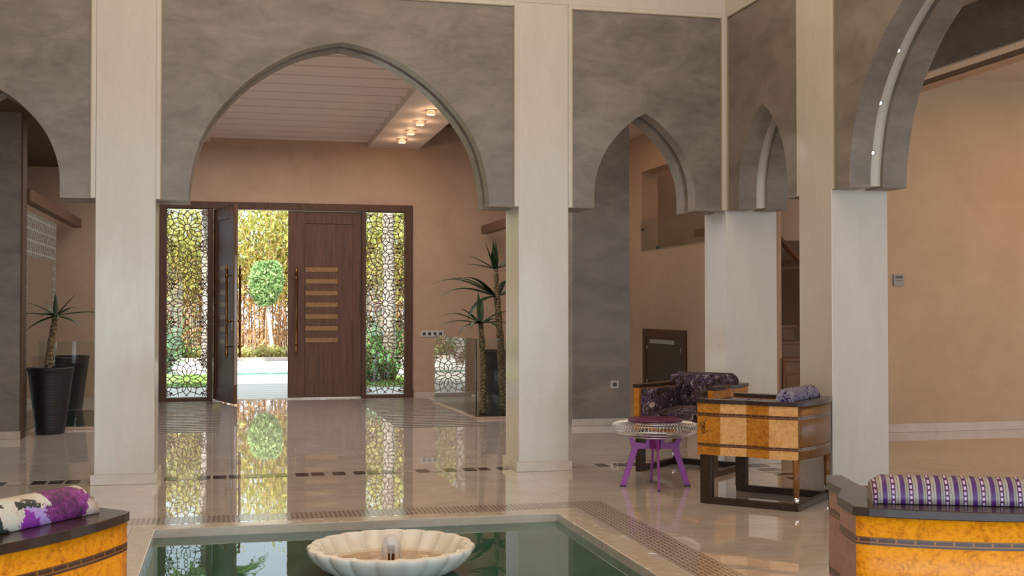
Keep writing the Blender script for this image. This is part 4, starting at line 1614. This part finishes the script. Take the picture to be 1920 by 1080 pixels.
# bamboo: four different clumps, then copies
def make_bamboo(seed):
    random.seed(seed)
    root = empty('bamboo', (0, 0, 0))
    mb = MB()
    tops = []
    for _ in range(16):
        x, y = random.gauss(0, .42), random.gauss(0, .3)
        h = random.uniform(3.6, 5.3)
        lx, ly = random.gauss(0, .45), random.gauss(0, .3)
        pts = [(x + lx * (t_ ** 2), y + ly * (t_ ** 2), h * t_) for t_ in (0, .25, .5, .75, 1)]
        tops.append(pts)
        mb.tube(pts, [.022, .02, .016, .011, .004], 6, cap=False)
    mb.build('culms', M['culm'], root)
    def along(lo, hi, sp):
        def f():
            pts = random.choice(tops)
            t_ = random.uniform(lo, hi) ** .85
            i = min(3, int(t_ * 4))
            a, b = Vector(pts[i]), Vector(pts[i + 1])
            p = a.lerp(b, t_ * 4 - i)
            s_ = sp * (.4 + t_)
            return p + Vector((random.gauss(0, s_), random.gauss(0, s_), random.gauss(0, .16)))
        return f
    mb = MB()
    leaf_blob(mb, 2000, .20, along(.38, 1, .30), .6, 0, .30)
    mb.build('leaves', M['bamboo_leaf'], root, recalc=False)
    mb = MB()
    leaf_blob(mb, 1300, .17, along(.03, .66, .28), .8, 0, .26)
    mb.build('dry_leaves', M['dry_leaf'], root, recalc=False)
    return root


protos = [make_bamboo(s_) for s_ in (11, 12, 13, 14)]
random.seed(21)
spots = [(-4.6 + i * .85 + random.uniform(-.15, .15), 36.6 + random.uniform(-.5, .5)) for i in range(15)]
for i, (x, y) in enumerate(spots):
    o = protos[i] if i < 4 else copy_tree(protos[i % 4])
    o.location = (x, y, 0)
    o.rotation_euler = (0, 0, random.uniform(-.4, .4))
    sc = random.uniform(.88, 1.08)
    o.scale = (1, 1, sc)
    tag(o, 'clump of yellow-green bamboo with tan canes in the tall screen across the driveway', 'bamboo', 'bamboo screen across the driveway')

# lollipop tree
random.seed(5)
e = empty('topiary_tree', (1.12, 34.3, 0))
mb = MB()
mb.tube([(0, 0, 0), (-.03, 0, .5), (-.10, 0, 1.1), (-.17, 0, 1.75)], [.065, .055, .05, .045], 12)
mb.build('trunk', M['white_bark'], e)
mb = MB()
def crown_pos():
    while True:
        p = Vector((random.uniform(-1, 1), random.uniform(-1, 1), random.uniform(-1, 1)))
        if .55 < p.length < 1:
            break
    zz = p.z * .56
    wide = .50 if p.z > -.2 else .50 - .26 * (-.2 - p.z)
    zz = max(-.62, min(.60, p.z * .80))
    return (-.18 + p.x * wide, p.y * wide, 2.16 + zz + (0.04 * (p.x)))
leaf_blob(mb, 3600, .10, crown_pos, 0, 0, .6)
mb.build('crown', M['topiary_leaf'], e, recalc=False)
tag(e, 'small round-headed topiary tree with a slender white trunk across the driveway', 'tree')
# low golden hedge plants
hp = []
for s_ in range(3):
    random.seed(40 + s_)
    mb = MB()
    leaf_blob(mb, 260, .10, lambda: (random.gauss(0, .17), random.gauss(0, .13), .06 + abs(random.gauss(.13, .08))), 0, 0, .6)
    o = mb.build('golden_shrub', M['hedge_leaf'], recalc=False)
    hp.append(o)
for i in range(26):
    o = hp[i] if i < 3 else copy_tree(hp[i % 3])
    o.location = (-5 + i * .42, 34.0 + random.uniform(-.08, .08), .02)
    tag(o, 'low golden-leaved shrub in the row along the driveway kerb', 'shrub', 'golden shrubs along the kerb')

# palms and shrubs seen through the sidelights
for i, (x, y, r, lb) in enumerate(((3.22, 25.0, .12, 'thick grey palm trunk showing in the middle of the right lattice'), (2.80, 26.5, .09, 'pale palm trunk showing at the edge of the right lattice nearest the doors'), (-.62, 29.5, .09, 'pale palm trunk showing at the inner edge of the left lattice'))):
    e = empty('palm_tree', (x, y, 0))
    mb = MB()
    mb.tube([(0, 0, 0), (.02, 0, 1.5), (-.02, 0, 3), (0, 0, 4.6)], [r * 1.2, r, r, r * .9], 14)
    mb.build('trunk', M['palm_bark'], e)
    mb = MB()
    random.seed(60 + i)
    for _ in range(22):
        strap_leaf(mb, (0, 0, 4.6), random.uniform(0, 2 * PI), random.uniform(.1, 1.3), 1.7, .22, 1.6, 8)
    mb.build('fronds', M['shrub_leaf'], e, recalc=False)
    tag(e, lb, 'palm tree')
random.seed(77)
for i, (x, y, w_, h, lb) in enumerate(((2.78, 23.2, .40, .62, 'dark green leafy shrub low behind the right lattice'), (-1.75, 27.2, .55, .75, 'green shrub low behind the left lattice'), (3.5, 29.0, .9, 1.3, 'bushy shrub farther back behind the right lattice'), (-1.9, 33.4, .9, 1.6, 'bushy shrub across the driveway behind the left lattice'))):
    mb = MB()
    for _ in range(70):
        strap_leaf(mb, (random.gauss(0, w_ * .35), random.gauss(0, w_ * .3), .02), random.uniform(0, 2 * PI), random.uniform(.5, 1.4), h * random.uniform(.7, 1.15), .06, .8, 6)
    leaf_blob(mb, 700, .10, lambda: (random.gauss(0, w_ * .42), random.gauss(0, w_ * .35), abs(random.gauss(h * .45, h * .28))), 0, 0, .5)
    o = mb.build('leafy_shrub', M['shrub_leaf'], loc=(x, y, 0), recalc=False)
    tag(o, lb, 'shrub')
for i, (a, b, c_, d) in enumerate(((-8, 22.3, -.06, 26.2), (2.35, 21.6, 9, 24.6))):
    mb = MB()
    mb.box((a, b, -.01), (c_, d, .012))
    random.seed(90 + i)
    def gp():
        return (random.uniform(max(a, -2.5), min(c_, 4.5)), random.uniform(b, d), .03)
    for _ in range(2600):
        x, y, z = gp()
        h = random.uniform(.03, .08)
        dx = random.uniform(-.02, .02)
        mb.add([(x - .006, y, .01), (x + .006, y, .01), (x + dx, y + dx, h)], [(0, 1, 2)])
    o = mb.build('grass', M['lawn'], recalc=False)
    o['kind'] = 'stuff'
    o['label'] = 'bright green lawn strip %s of the entrance path' % ('left', 'right')[i]
    o['category'] = 'grass'
# neighbouring pale building glimpsed through the left lattice
e = empty('garden_house', (-2.3, 41, 0))
mb = MB(); mb.box((-3, 0, 0), (1.05, 3, 2.9)); mb.box((-3.2, -.2, 2.9), (1.25, 3.2, 3.05))
mb.build('walls', M['house'], e)
mb = MB(); mb.box((.10, -.02, 1.9), (.75, 0, 2.6))
mb.build('window', M['house_dark'], e)
tag(e, 'small pale flat-roofed garden building glimpsed through the left lattice', 'building')
